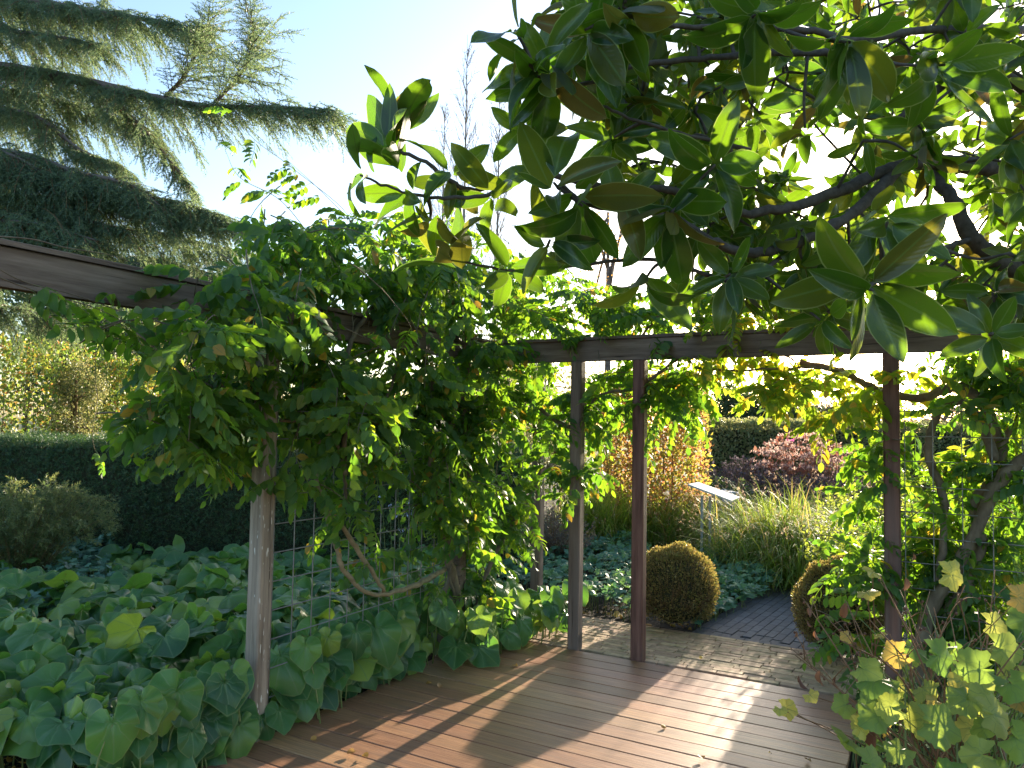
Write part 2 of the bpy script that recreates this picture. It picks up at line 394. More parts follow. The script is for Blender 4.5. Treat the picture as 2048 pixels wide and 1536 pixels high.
M['darkleaf'] = leaf_mat('dark_evergreen_leaf', [(0,(.02,.04,.018)),(.6,(.035,.06,.025)),(1,(.06,.09,.035))],
    [(0,(.1,.18,.04)),(1,(.25,.35,.08))], trans=.3, rough=.45)
M['olive'] = leaf_mat('olive_shrub_leaf', [(0,(.09,.12,.045)),(.6,(.14,.17,.06)),(1,(.26,.2,.09))],
    [(0,(.3,.35,.1)),(1,(.65,.6,.25))], trans=.35, rough=.45)
M['greybrown'] = leaf_mat('grey_brown_foliage', [(0,(.10,.08,.07)),(.6,(.14,.11,.09)),(1,(.18,.14,.08))],
    [(0,(.3,.25,.18)),(1,(.5,.4,.25))], trans=.3, rough=.6)
M['autumn'] = leaf_mat('orange_autumn_leaf', [(0,(.25,.12,.04)),(1,(.38,.22,.06))], [(0,(.8,.4,.1)),(1,(.9,.6,.15))], trans=.45, rough=.5)
M['fern'] = leaf_mat('feathery_leaf', [(0,(.045,.08,.035)),(.6,(.07,.105,.04)),(1,(.13,.14,.05))],
    [(0,(.2,.3,.08)),(1,(.5,.5,.15))], trans=.35, rough=.55)
M['anemone'] = leaf_mat('anemone_leaf', [(0,(.07,.15,.03)),(.5,(.12,.20,.04)),(.8,(.22,.25,.05)),(1,(.38,.33,.08))],
    [(0,(.3,.5,.06)),(.5,(.45,.6,.08)),(1,(.8,.72,.15))], trans=.4, rough=.5, vein=7, spot=.7)
M['yellowleaf'] = leaf_mat('yellow_leaf', [(0,(.36,.36,.07)),(.6,(.46,.40,.08)),(1,(.40,.26,.06))], [(0,(.7,.72,.1)),(.6,(.85,.7,.1)),(1,(.85,.5,.1))], trans=.35, rough=.5, vein=7, spot=.5)
M['fallen'] = leaf_mat('fallen_leaf', [(0,(.5,.34,.07)),(.5,(.42,.22,.05)),(.8,(.3,.16,.07)),(1,(.2,.11,.06))], [(0,(.7,.5,.1)),(1,(.5,.25,.06))], trans=.2, rough=.6)
M['dryleaf'] = leaf_mat('shrivelled_brown_leaf', [(0,(.10,.045,.03)),(1,(.2,.09,.05))], [(0,(.3,.12,.05)),(1,(.4,.2,.08))], trans=.2, rough=.7)
M['redstem'] = leaf_mat('red_brown_perennial', [(0,(.12,.04,.035)),(1,(.2,.08,.05))], [(0,(.4,.15,.1)),(1,(.5,.25,.15))], trans=.3, rough=.6)
M['purple'] = leaf_mat('dark_seed_spike', [(0,(.05,.04,.05)),(.7,(.085,.065,.08)),(1,(.12,.09,.1))], [(0,(.14,.1,.12)),(1,(.25,.2,.22))], trans=.2, rough=.8)
M['pinkhead'] = leaf_mat('faded_pink_flower_head', [(0,(.36,.2,.17)),(1,(.5,.34,.3))], [(0,(.8,.5,.4)),(1,(.9,.7,.6))], trans=.4, rough=.8, spec=.1)
M['pink'] = leaf_mat('pink_petal', [(0,(.7,.12,.35)),(1,(.75,.2,.45))], [(0,(.9,.2,.5)),(1,(.9,.3,.6))], trans=.4, rough=.6)
M['redfl'] = leaf_mat('red_petal', [(0,(.6,.06,.02)),(1,(.65,.1,.03))], [(0,(.9,.15,.05)),(1,(.9,.2,.05))], trans=.4, rough=.6)
M['blue'] = leaf_mat('pale_blue_petal', [(0,(.3,.38,.7)),(1,(.4,.5,.8))], [(0,(.3,.38,.7)),(1,(.4,.5,.8))], trans=.4, rough=.6)

# ------------------------------------------------------------------ layout of the place
AL = math.atan2(1860-1024, FOC)
Ad = np.array([math.sin(AL), math.cos(AL), 0.]); Bd = np.array([math.cos(AL), -math.sin(AL), 0.])
C0 = G(973, 1265)                                     # where the two beams cross
RA = np.stack([Ad, np.cross([0,0,1.],Ad), [0,0,1.]], -1)      # x along A
RB = np.stack([Bd, np.cross([0,0,1.],Bd), [0,0,1.]], -1)      # x along B
def AB(a, b, z=0.): return C0 + Ad*a + Bd*b + np.array([0,0,z])
def ab_of(p): q = np.asarray(p)-C0; return q@Ad, q@Bd
def onA(px, py, off=0.):       # off > 0 towards the deck
    d = ray(px,py); return CAM + d*(((C0-CAM)@Bd+off)/(d@Bd))
def onB(px, py, off=0.):       # off > 0 away from the camera
    d = ray(px,py); return CAM + d*(((C0-CAM)@Ad+off)/(d@Ad))
def s_of(p): return ab_of(p)

# ---- ground and soil
g = Geo(); g.add([(-300,-40,-.09),(300,-40,-.09),(300,500,-.09),(-300,500,-.09)], [np.array([[0,1,2,3]])])
link('ground', g.mesh('ground', M['lawn']), kind='structure')
nx, ny = 90, 90
xs = np.linspace(-9,12,nx); ys = np.linspace(1.0,22,ny); X,Y = np.meshgrid(xs,ys,indexing='ij')
Z = -.075+.02*np.sin(X*5.1)*np.cos(Y*4.3)+.012*rng.normal(size=X.shape)
i,j = np.meshgrid(np.arange(nx-1),np.arange(ny-1),indexing='ij')
F = np.stack([i*ny+j,(i+1)*ny+j,(i+1)*ny+j+1,i*ny+j+1],-1).reshape(-1,4)
Z = np.maximum(Z, -.085)
g = Geo(); g.add(np.stack([X,Y,Z],-1).reshape(-1,3),[F]); link('garden_soil', g.mesh('garden_soil', M['soil']), kind='structure')

# ---- deck of boards
a_, bR = ab_of(G(1719, 1432))
deck = link('deck', None, kind='structure'); deck.location = tuple(AB(0,0))
deck['label'] = 'brown timber terrace of narrow boards beside the brick path'
b0, b1 = .03, bR
bt = box_t(b1-b0, .139, .028, .003); gb = Geo(); place(gb, bt, RB, (0,0,0)); 
me = bpy.data.meshes.new('deck_board')
gg = Geo(); gg.add(bt['V'], bt['F'], bt['U']); bme = gg.mesh('deck_board', M['deck'], smooth=False)
for k in range(34):
    a = -.04-.145*(k+.5)
    o = link('deck_board', bme, deck)
    ext = 1.0
    m = Matrix(RB.tolist()).to_4x4(); m.translation = Vector((AB(a,(b0+b1)/2+random.uniform(-.006,.006),-.028+random.uniform(-.0015,.0015))-np.array(deck.location)).tolist())
    o.matrix_basis = m
g = Geo(); place(g, box_t(b1-b0-.04, 34*.145-.04, .04), RB, AB(-.04-17*.145,(b0+b1)/2,-.075)); 
o = part('joist_bed', g, M['deckdark'], deck, smooth=False)

# ---- yellow brick path
def brick_path(name, label, placements, size, mat, maxn=300):
    t = link(name, None, kind='structure'); t.location = tuple(AB(0,0)); t['label'] = label
    tp = box_t(size[0]-.005, size[1]-.004, .05, .0022)
    pos = np.array([p for p,_ in placements]); Rr = np.array([r for _,r in placements])
    tops=[]
    foliage(t, [tp], mat, pos, Rr, np.ones(len(pos)), np.zeros(len(pos),int), name='brick', mass='bricks_beyond', parts=maxn, smooth=False)
    return t
pl=[]
bw, bl = .0565, .205
ncs = 16
for k in range(ncs):
    a = .012+bw*(k+.5); b = -2.4 + random.uniform(0,bl)
    while b < 5.2:
        tilt = rz(random.gauss(0,.006))
        pl.append((AB(a+random.gauss(0,.0015), b+bl/2, -.056+random.gauss(0,.0018)), RB@tilt)); b += bl
brick_path('brick_path', 'yellow brick path running past the edge of the timber deck', pl, (bl,bw), M['ybrick'])
W_y = .012+bw*ncs
# ---- grey brick path leading off it
az2 = R_(34.0); D2 = np.array([math.sin(az2),math.cos(az2),0]); N2 = np.array([math.cos(az2),-math.sin(az2),0])
RD = np.stack([D2, np.cross([0,0,1.],D2), [0,0,1.]],-1)
pa, pb = ab_of(G(1404,1284)); pa2, pb2 = ab_of(G(1700,1342))
pl=[]; cw=.074; cl=.2
st = AB(W_y+.03, pb-.16)
L_b = pb2-pb
# border course along the yellow path
b = pb-.14
while b < pb2+.5:
    pl.append((AB(W_y+.035, b+cl/2, -.056+random.gauss(0,.001)), RB)); b+=cl
ncol = int(L_b*abs(Bd@N2)/cw)+8
for k in range(ncol):
    off = cw*(k+.5)/abs(Bd@N2)
    s = -random.uniform(0,cl) + .09
    while s < 3.4:
        p = st+Bd*off+D2*(s+cl/2)
        curve = 0.0; p = p + N2*curve
        over = ab_of(p)[0]-.5*cl*abs(D2@Ad)-W_y
        if over > -.07:
            pl.append((p+np.array([0,0,(-.056 if over>.075 else -.0598)+random.gauss(0,.0006)]), RD@rz(random.gauss(0,.006))))
        s += cl
# end of the border: lengthways edging on its left
brick_path('side_path', 'grey brick path leading away between two clipped round bushes', pl, (cl,cw), M['dbrick'])

# ------------------------------------------------------------------ pergola
perg = thing('pergola', 'weathered wooden pergola with posts and two crossing beams at the corner of the deck', 'pergola', AB(0,0))
def post(px, py, mat, w=.09, which='A', top=2.13, label=None, off=0, py_hor=None):
    a,b = ab_of(G(px,py))
    if which=='A': b = off
    else: a = off
    g = Geo(); place(g, box_t(w,w,top+.06,.008), RA, AB(a,b,-.06))
    o = part('post', g, mat, perg, smooth=False)
    if label: o['label'] = label
    return a,b
pA = post(523,1480, M['greywood'], .092, 'A', label='silver grey weathered post with white flecks beside the leafy bed')
p915 = post(912,1292, M['beamwood'], .09, 'A')
p1035 = post(1033,1214, M['brownpost'], .09, 'A')
p1147 = post(1146,1298, M['brownpost'], .088, 'B', label='grey brown post at the far edge of the deck')
p1271 = post(1271,1322, M['redwood'], .088, 'B', label='reddish brown post at the far edge of the deck')
p1787 = post(1787,1418, M['redwood'], .092, 'B', label='dark post standing among the vine leaves')
ZB = 2.13; HB = .155
def beam(R, c, L, name='beam', mat='beamwood'):
    g = Geo(); place(g, box_t(L, .06, HB, .006), np.eye(3), (0,0,0)); me = g.mesh(name, M[mat], smooth=False)
    o = link(name, me, perg); m = Matrix(R.tolist()).to_4x4(); m.translation = Vector((c-np.array(perg.location)).tolist()); o.matrix_basis = m
    g = Geo(); place(g, box_t(L, .085, .022, .003), np.eye(3), (0,0,0)); me = g.mesh('capping', M[mat], smooth=False)
    o2 = link('capping', me, perg); m2 = m.copy(); m2.translation = m2.translation+Vector((0,0,HB+.002)); o2.matrix_basis = m2
beam(RA, AB(-2.45,0,ZB+.004), 7.0)
beam(RB, AB(0,2.27,ZB), 4.3)
g = Geo()
# wire trellis panels
def trellis(p0, direction, length, z0, z1, label):
    t = link('trellis_panel', None, perg); t['label'] = label
    t.location = tuple(p0-np.array(perg.location))
    n = int(length/.15)
    for k in range(n+1):
        g = Geo(); q = p0+direction*(k*.15); tube(g, [q+[0,0,z0-.04], q+[0,0,z1]], .0034, 4)
        link('wire', g.mesh('wire', M['wire'], p0), t)
    z = z0
    while z < z1+.001:
        g = Geo(); q = np.array([0,0,z]); e = np.array([direction[1],-direction[0],0])*.0056
        tube(g, [p0+q+e-direction*.03, p0+direction*length+q+e], .0034, 4); link('wire', g.mesh('wire', M['wire'], p0), t); z += .152
trellis(AB(pA[0]+.085,0), Ad, p915[0]-pA[0]-.1, .18, 1.70, 'square wire mesh between the grey post and the corner vine')
trellis(AB(0,p1787[1]+.07), Bd, 1.7, .25, 1.78, 'square wire mesh behind the twisted right hand vine')

# ------------------------------------------------------------------ wisterias
leaflet = [leaf_grid(1., .52, pinch(.7,.8), 5, 3, fold=.18, curl=c, stalk=.03) for c in (.3,.7,1.0)]
def compound(npair, L, droop, ll, seed, alt=0.):
    r = np.random.default_rng(seed); items=[]; g = []
    m = npair*2+1
    ts = np.linspace(.22,1,npair+1)
    cur = [np.zeros(3)]; d=0.
    N=24
    for k in range(N):
        ang = -droop*(k/N); cur.append(cur[-1]+np.array([math.cos(ang),0,math.sin(ang)])*L/N)
    cur = np.array(cur)
    for k,tv in enumerate(ts):
        p = cur[int(tv*N)]; ang = -droop*tv
        fx = np.array([math.cos(ang),0,math.sin(ang)])
        sides = (1,-1) if k < npair else (0,)
        for sd in sides:
            sz = ll*(.72+.4*math.sin(math.pi*min(tv*1.05,1)**.8)*.9)*r.uniform(.88,1.1)
            dd = fx*(.55 if sd else 1)+np.array([0,sd*1.0,0])+np.array([0,0,-.08-.4*r.random()])
            up = np.array([-math.sin(ang)*-1,0,math.cos(ang)])+r.normal(size=3)*.22+np.array([0,0,.3])
            R = frames(dd[None],up[None])[0]
            items.append((leaflet[r.integers(3)],R,p,sz))
    t = merge(items)
    # midrib as a thin ribbon
    V=[];F=[]
    for k in range(0,N+1,4):
        V += [cur[k]+[0,.0016,0],cur[k]-[0,.0016,0]]
    V=np.array(V); n0=len(t['V'])
    for k in range(len(V)//2-1): F.append([n0+2*k,n0+2*k+1,n0+2*k+3,n0+2*k+2])
    t['V']=np.concatenate([t['V'],V]); t['U']=np.concatenate([t['U'],np.full((len(V),2),.5)])
    t['F']=[np.concatenate([t['F'][0],np.array(F)])]
    return t
WT = [compound(5,.27,.8,.088,1),compound(4,.25,1.2,.092,2),compound(6,.30,.6,.078,3),compound(4,.23,1.0,.09,4),compound(5,.26,.3,.082,5)]

def shoots(blobs, plane, stem_geo, dens=1.0):
    pos=[];D=[];UP=[];S=[]
    for (cx,cy,rx,ry,n,om,osd) in blobs:
        for _ in range(max(1,int(round(n*dens)))):
            for _try in range(20):
                u,v = rng.uniform(-1,1,2)
                if u*u+v*v<1: break
            off = rng.normal(om,osd)
            p0 = plane(cx+rx*u, cy+ry*v, off)
            side = 1 if off>om else -1
            nrm = (Bd*side if plane is onA else Ad*side)
            along = (Ad if plane is onA else Bd)*rng.choice([-1,1])
            d = unit(along*rng.uniform(.2,1)+nrm*rng.uniform(.1,.9)+np.array([0,0,rng.uniform(-.7,.6)]))
            L = rng.uniform(.25,.6); nl = int(L/.055)
            p = p0-d*L*.5; pts=[p.copy()]
            for k in range(nl):
                d = unit(d+np.array([0,0,-.11])+rng.normal(size=3)*.06); p = p+d*L/nl; pts.append(p.copy())
                sd = unit(np.cross(d,[0,0,1.]))*(1 if k%2 else -1)
                ld = unit(sd*rng.uniform(.5,1.1)+d*rng.uniform(.1,.7)+np.array([0,0,rng.uniform(-.55,.4)])+rng.normal(size=3)*.2)
                pos.append(p.copy()); D.append(ld); UP.append(unit(np.array([0,0,1.])+rng.normal(size=3)*.35)); S.append(rng.uniform(.75,1.12))
            tube(stem_geo, np.array(pts), np.linspace(.004,.0015,len(pts)), 4)
    pos=np.array(pos); R=frames(np.array(D),np.array(UP)); return pos,R,np.array(S),rng.integers(0,len(WT),len(pos))

def stems(t, plane, lists, mat, name='stem', twist=.0):
    for pts, r0, r1, off in lists:
        pp = np.array([np.append(plane(x,y,off+ (o if len(q)>2 else 0)), 0) for q in pts for x,y,o in [(q[0],q[1],q[2] if len(q)>2 else 0)]])
        n = max(8,len(pts)*6); c = spline(pp, n)[:,:3]
        c[1:-1] += rng.normal(size=(n-2,3))*.004
        rad = np.linspace(r0,r1,n)*(1+.12*np.sin(np.linspace(0,9,n)+rng.uniform(0,6)))
        g = Geo(); tube(g, c, rad, 8, .06); part(name, g, mat, t)

def gpos(px,py): return G(px,py)
wl = thing('wisteria', 'large dark green wisteria covering the pergola corner and wire mesh', 'climbing plant', AB(-.3,.06))
sg = Geo()
blobsA = [(470,690,180,85,18,0,.16),(420,800,110,55,9,-.02,.13),(640,610,230,75,24,0,.22),(740,520,200,50,22,-.22,.22),(740,790,180,110,20,.0,.14),(900,820,140,120,10,.05,.1),(940,550,200,80,30,-.15,.25),
 (570,440,100,50,8,-.25,.25),(800,420,130,45,7,-.2,.3),(1040,600,100,90,12,0,.2),
 (830,740,210,100,28,0,.16),(1010,760,140,120,24,.0,.16),(960,930,130,110,20,.0,.14),(985,1070,75,85,9,.05,.1),(660,900,110,110,5,0,.06),
 (330,600,90,35,5,0,.1),(760,1060,60,60,2,0,.05),(900,1170,70,50,5,.06,.06),(620,750,110,55,8,0,.12),(560,560,120,45,8,0,.2),(850,620,160,50,8,0.1,.1)]
r1 = shoots(blobsA, onA, sg, 1.0)
blobsB = [(1200,615,130,65,15,.2,.18),(1330,600,120,50,9,.25,.2),(1210,780,90,70,11,.22,.1),(1330,750,75,40,6,.3,.1),(1120,870,55,100,7,.05,.1),(1160,970,40,50,1,.1,.06)]
r2 = shoots(blobsB, onB, sg, 1.0)
# the long runners over the left beam, the tendrils against the sky
run=[]
def runner(plane, pts, off, nleaf, rad=.0035, size=.85):
    c = spline(np.array([plane(x,y,off) for x,y in pts]), 30); tube(sg, c, np.linspace(rad,.001,30), 4)
    for k in np.linspace(2,29,nleaf).astype(int):
        d = unit(c[min(k+1,29)]-c[k-1]); sd = unit(np.cross(d,[0,0,1.]))*(1 if rng.random()<.5 else -1)
        run.append((c[k], unit(sd*.7+d*.5+np.array([0,0,rng.uniform(-.9,.3)])), unit(np.array([0,0,1.])+rng.normal(size=3)*.4), size*rng.uniform(.6,1.)))
runner(onA,[(-60,470),(60,478),(130,495),(220,510),(290,535)],.03,9)
runner(onA,[(-60,500),(40,560),(150,590),(270,630),(400,650)],.08,12)
runner(onA,[(-40,540),(80,585),(200,620),(330,690)],.10,9)
runner(onA,[(250,610),(200,650),(190,740),(195,800),(185,870),(190,900)],-.6,2,.002)
runner(onA,[(640,520),(700,440),(590,340),(510,280),(470,225)],-.1,5,.003)
runner(onA,[(620,470),(560,400),(480,355),(450,300)],-.1,6,.003)
runner(onA,[(720,460),(640,380),(580,325)],-.2,6,.003)
runner(onA,[(640,600),(610,720),(600,830),(575,950)],.05,6)
runner(onA,[(720,880),(650,960),(640,1000),(700,1060)],.05,5)
rp=[np.array([q[0] for q in run]), frames(np.array([q[1] for q in run]),np.array([q[2] for q in run])), np.array([q[3] for q in run]), rng.integers(0,5,len(run))]
pos=np.concatenate([r1[0],r2[0],rp[0]]); R=np.concatenate([r1[1],r2[1],rp[1]]); S=np.concatenate([r1[2],r2[2],rp[2]]); CH=np.concatenate([r1[3],r2[3],rp[3]])
ppx,ppy,_ = project(pos); _a,_b = (pos-C0)@Ad,(pos-C0)@Bd
cover_ = (_b>-.06)&(pos[:,2]>2.06)&(pos[:,2]<2.42)&(((ppx>600)&(ppx<900))|(ppx<360))
cover2 = (_a<.02)&(ppx>1140)&(pos[:,2]>2.02)&(pos[:,2]<2.40)
keep = (pos[:,2]>.25)&~(cover_&(rng.random(len(pos))<.88))&~cover2
foliage(wl, WT, M['wisteria'], pos[keep],R[keep],S[keep],CH[keep])
part('fine_stems', sg, M['vine'], wl, kind='stuff')
stems(wl, onA, [([(640,985),(668,1080),(690,1145),(742,1188),(810,1178),(850,1160),(890,1138)],.014,.018,.05),
 ([(632,960),(655,1020),(700,1075),(735,1130),(768,1182)],.013,.015,.06),
 ([(632,960),(628,920),(640,880),(690,840),(700,800)],.012,.011,.04)], M['vinepale'], 'looping_stem')
stems(wl, onA, [([(905,1292),(915,1200),(898,1100),(918,980),(900,860),(935,740),(925,640),(880,560)],.035,.02,.06),
 ([(880,1292),(885,1200),(900,1140),(880,1040),(860,930),(870,800),(840,690),(800,600)],.022,.012,.04),
 ([(690,950),(688,880),(695,800),(690,720),(720,650),(760,600),(850,560)],.016,.012,.06),
 ([(690,950),(705,900),(760,830),(790,740),(800,640)],.012,.01,.02),
 ([(950,1270),(960,1180),(1000,1090),(1080,960),(1140,870),(1155,790),(1170,700)],.022,.016,.1),
 ([(930,1250),(900,1150),(930,1050),(960,930),(990,800),(1000,700)],.012,.01,.08),
 ([(560,840),(620,850),(680,900),(690,950),(690,1010)],.010,.012,.03),
 ([(960,1290),(985,1180),(930,1060),(955,900),(1050,780)],.010,.008,.05)], M['vine'], 'stem')
stems(wl, onB, [([(1060,800),(1110,840),(1150,850),(1200,790),(1260,780),(1300,760),(1380,700)],.016,.010,.06),
 ([(1270,690),(1310,640),(1350,610),(1400,560)],.012,.006,.15)], M['vine'], 'stem')

wm = thing('wisteria', 'yellowing wisteria runners hanging under the beam between the reddish post and the far right post', 'climbing plant', AB(.05,p1271[1]+.6,2.2))
sg = Geo()
r = shoots([(1400,680,60,35,3,.15,.1),(1480,705,85,20,3,.12,.06),(1650,740,110,25,5,.12,.08),(1560,590,180,45,12,.2,.15),(1530,760,35,25,2,.12,.05),(1720,775,50,40,3,.1,.1)], onB, sg)
foliage(wm, WT, M['wisteria_y'], *r[:3], r[3]); part('fine_stems', sg, M['vine'], wm, kind='stuff')
stems(wm, onB, [([(1390,735),(1460,742),(1540,738),(1620,735),(1700,745)],.009,.007,.05),([(1560,700),(1600,740),(1540,770)],.006,.003,.06)], M['vine'], 'stem')

wr = thing('wisteria', 'wisteria with thick twisted brown trunks climbing the wire mesh at the far right post', 'climbing plant', onB(1870,1420,.1))
sg = Geo()
r = shoots([(1900,735,150,45,8,.2,.1),(1980,930,100,140,14,.25,.12),(1860,1090,110,120,14,.2,.1),(1830,900,60,70,3,.25,.05),(1745,930,35,100,3,.02,.05),(1730,1060,70,90,8,.12,.12),(1960,1180,100,90,10,.15,.12),
  (1960,600,110,60,6,.3,.2),(2080,800,60,300,8,.2,.2),(1740,1200,50,70,2,.1,.08)], onB, sg)
foliage(wr, WT, M['wisteria'], *r[:3], r[3]); part('fine_stems', sg, M['vine'], wr, kind='stuff')
r = shoots([(1890,900,40,60,1,.1,.05),(1900,1050,60,60,2,.15,.05),(1800,760,60,30,2,.1,.05)], onB, Geo())
foliage(wr, WT, M['wisteria_y'], *r[:3], r[3], name='yellow_leaf', parts=40, mass='yellow_leaf_mass')
stems(wr, onB, [([(1600,725),(1680,742),(1740,772),(1800,792),(1850,795),(1905,775),(1950,790),(1985,845),(2003,905),(1985,960),(1950,1010),(1965,1090)],.022,.034,.12),
 ([(1962,1090),(1930,1180),(1880,1270),(1865,1420)],.034,.05,.12),
 ([(1875,1200),(1888,1050),(1885,980),(1858,915),(1862,860),(1885,820),(1925,803),(1965,850),(1990,920)],.022,.026,.05),
 ([(2110,880),(2048,920),(1990,975),(1955,1060),(1900,1160),(1850,1250),(1845,1420)],.03,.045,.02),
 ([(2000,900),(2040,830),(2100,780)],.02,.015,.1)], M['vine'], 'twisted_trunk')

# ------------------------------------------------------------------ magnolia
ML=[leaf_grid(1.,w_,pinch(.68,q_),9,5,fold=f_,curl=c,wave=wv,ph=p,stalk=.06,twist=tw,skew=sk) for w_,q_,f_,c,wv,p,tw,sk in ((.38,.9,.25,.3,.03,0,.3,.05),(.36,.85,.35,.9,.06,2,-.5,-.06),(.40,.92,.15,-.3,.05,4,.2,.0),(.34,.88,.45,.5,.08,1,.7,.1),(.37,.84,.3,1.4,.04,3,-.3,-.1),(.42,.95,.2,.1,.07,5,-.8,.05),(.30,.9,.6,.7,.05,2.5,.4,-.04),(.36,.87,.3,-.6,.05,.5,-.2,.08))]
mg = thing('magnolia_tree', 'evergreen magnolia with large glossy leaves overhanging from the upper right', 'tree', (3.7,3.6,-.05))
mpos=[];mD=[];mU=[];mS=[]
limbs=[]
def limb(pts, r0, r1):
    c = spline(np.array([P(x,y,Y) for x,y,Y in pts]), len(pts)*7); n=len(c)
    c[1:-1]+=rng.normal(size=(n-2,3))*(.0015+.08*r1)
    g=Geo(); tube(g,c,np.linspace(r0,r1,n)*.8*(1+.05*np.sin(np.arange(n)*.9+rng.uniform(0,6))),9,.03); part('branch',g,M['bark'],mg); limbs.append(c)
trunk_top = np.array([3.7,3.6,1.9])
g=Geo(); tt=spline(np.array([[3.7,3.6,-.1],[3.66,3.6,.8],[3.72,3.55,1.5],[3.6,3.5,2.0]]),16); tube(g,tt,np.linspace(.13,.085,16),12,.05); part('trunk',g,M['bark'],mg); limbs.append(tt)
limb([(2420,640,3.5),(2200,470,3.4),(2048,358,3.3),(1960,332,3.2),(1880,325,3.1),(1800,332,3.0),(1700,372,2.9),(1600,410,2.8),(1500,430,2.7)],.06,.02)
limb([(2500,800,3.55),(2200,640,3.3),(2048,552,3.1),(1945,478,3.0),(1905,400,3.0),(1860,345,3.1)],.06,.028)
limb([(1800,335,3.0),(1700,430,2.8),(1600,482,2.7),(1500,505,2.6),(1420,480,2.5),(1330,430,2.45),(1180,412,2.3),(1120,370,2.2)],.032,.009)
limb([(1500,430,2.7),(1360,385,2.5),(1200,372,2.4),(1060,345,2.3),(940,380,2.25),(860,330,2.2),(775,290,2.15)],.018,.006)
limb([(1060,345,2.3),(1000,385,2.2),(900,395,2.15),(810,385,2.15),(720,350,2.1)],.010,.004)
limb([(2480,500,3.6),(2200,240,3.4),(2048,175,3.2),(1960,140,3.1),(1860,190,3.0),(1780,250,2.9)],.05,.015)
limb([(1960,140,3.1),(1900,-40,3.0)],.02,.01)
limb([(2048,60,3.3),(1860,60,2.9),(1700,80,2.5),(1640,65,2.5),(1500,52,2.4),(1350,52,2.3),(1250,30,2.2)],.022,.008)
limb([(1700,110,2.7),(1560,105,2.6),(1430,115,2.5),(1280,130,2.4),(1150,170,2.3),(1065,150,2.2)],.018,.006)
limb([(1280,130,2.4),(1130,0,2.3),(1050,-60,2.2)],.012,.006)
limb([(1500,300,2.6),(1300,250,2.4),(1180,200,2.3)],.010,.005)
limb([(1945,478,3.0),(1850,500,2.7),(1780,450,2.4),(1760,560,2.1)],.014,.007)
limb([(1600,482,2.7),(1480,560,2.6),(1300,520,2.4),(1050,540,2.3),(910,520,2.25)],.012,.004)
limb([(2048,552,3.1),(2040,620,2.8),(1980,670,2.6)],.012,.005)
def rosette(c, axis, n, L, spread=1.15, droop=.35, twig=True, thick=.006):
    axis=unit(axis); a=unit(np.cross(axis,[.3,.2,1.])); b=np.cross(axis,a); ph=rng.uniform(0,6.28)
    for k in range(n):
        an=ph+k*2.4; rad=a*math.cos(an)+b*math.sin(an); sp=spread*rng.uniform(.65,1.2)
        d=unit(axis*math.cos(sp)+rad*math.sin(sp)+np.array([0,0,-droop*rng.uniform(.3,1.3)]))
        mpos.append(c-axis*.012*k+rad*.004); mD.append(d); mU.append(unit(axis-d*.2+rng.normal(size=3)*.25)); mS.append(L*rng.uniform(.72,1.12))
    if twig:
        best=None
        for l in limbs:
            dd=np.linalg.norm(l-c,axis=1); i=int(dd.argmin())
            if best is None or dd[i]<best[0]: best=(dd[i],l[i])
        if best[0]>.04:
            q=best[1]; mid=(q+c)/2+rng.normal(size=3)*.05*best[0]-axis*.15*best[0]
            tw_=spline(np.array([q,mid,c]),8); tube(tg, tw_, np.linspace(thick*1.2,thick*.7,8), 5); limbs.append(tw_[2:])
tg=Geo()
toC=lambda p: unit(CAM-p)
def ros(px,py,Y,ax,n,L,**k):
    """ax = (right, up, towards the viewer)"""
    p=P(px,py,Y); v=unit(M3@np.array([ax[0],ax[1],ax[2]])); rosette(p,v,n,L,**k)
ros(772,288,2.15,(-.35,.8,.35),9,.20,spread=.8,droop=-.1)
ros(800,262,2.2,(.5,.8,.2),6,.19,spread=.6,droop=-.2)
ros(715,345,2.1,(-.8,.1,.3),5,.15,droop=.1)
ros(810,388,2.15,(-.5,-.2,.6),6,.16)
ros(905,340,2.2,(.2,.2,.8),7,.16)
ros(860,440,2.2,(-.3,-.5,.4),5,.17)
ros(905,512,2.25,(-.4,.6,.5),6,.19,spread=.8,droop=.0)
ros(1108,366,2.1,(.0,.5,.7),5,.22,spread=1.0,droop=-.1)
ros(1165,412,2.15,(.2,-.5,.5),8,.24,spread=1.2,droop=.5)
ros(1245,405,2.3,(.2,.3,.6),5,.19,droop=-.2)
ros(1062,133,2.1,(-.7,.2,.5),8,.20,spread=1.2,droop=.05)
ros(1100,150,2.2,(-.1,-.6,.5),7,.23,spread=.9,droop=.6)
ros(1030,60,2.1,(-.7,.5,.3),6,.2)
ros(1040,250,2.3,(-.3,.1,.8),7,.17)
ros(980,380,2.2,(-.2,.2,.8),6,.16)
ros(1020,540,2.25,(.1,-.2,.6),6,.18)
ros(1100,480,2.2,(0,.2,.8),6,.18)
ros(1340,430,2.3,(-.1,-.5,.5),7,.23,droop=.6)
ros(1430,330,2.2,(-.1,-.2,.7),7,.2,droop=.3)
ros(1700,85,2.2,(.0,-.6,.7),10,.24,spread=1.1,droop=.7)
ros(1510,30,2.3,(-.3,-.5,.6),8,.23,droop=.6)
ros(1250,40,2.2,(-.2,-.6,.5),8,.25,droop=.7)
ros(1170,60,2.2,(-.3,-.2,.6),7,.23,droop=.5)
ros(1745,580,1.95,(.0,-.4,.8),9,.23,spread=1.3,droop=.35)
ros(1775,445,2.1,(.0,-.4,.6),8,.22,droop=.6)
ros(1980,668,2.4,(-.5,.1,.6),8,.18,spread=1.3,droop=.1)
ros(1460,548,2.4,(-.2,.1,.7),7,.17)
ros(1640,640,2.5,(-.6,-.2,.4),6,.17)
ros(1890,130,2.3,(.2,-.2,.7),8,.22,droop=.4)
ros(1290,560,2.5,(0,-.7,.3),4,.22,droop=.8)
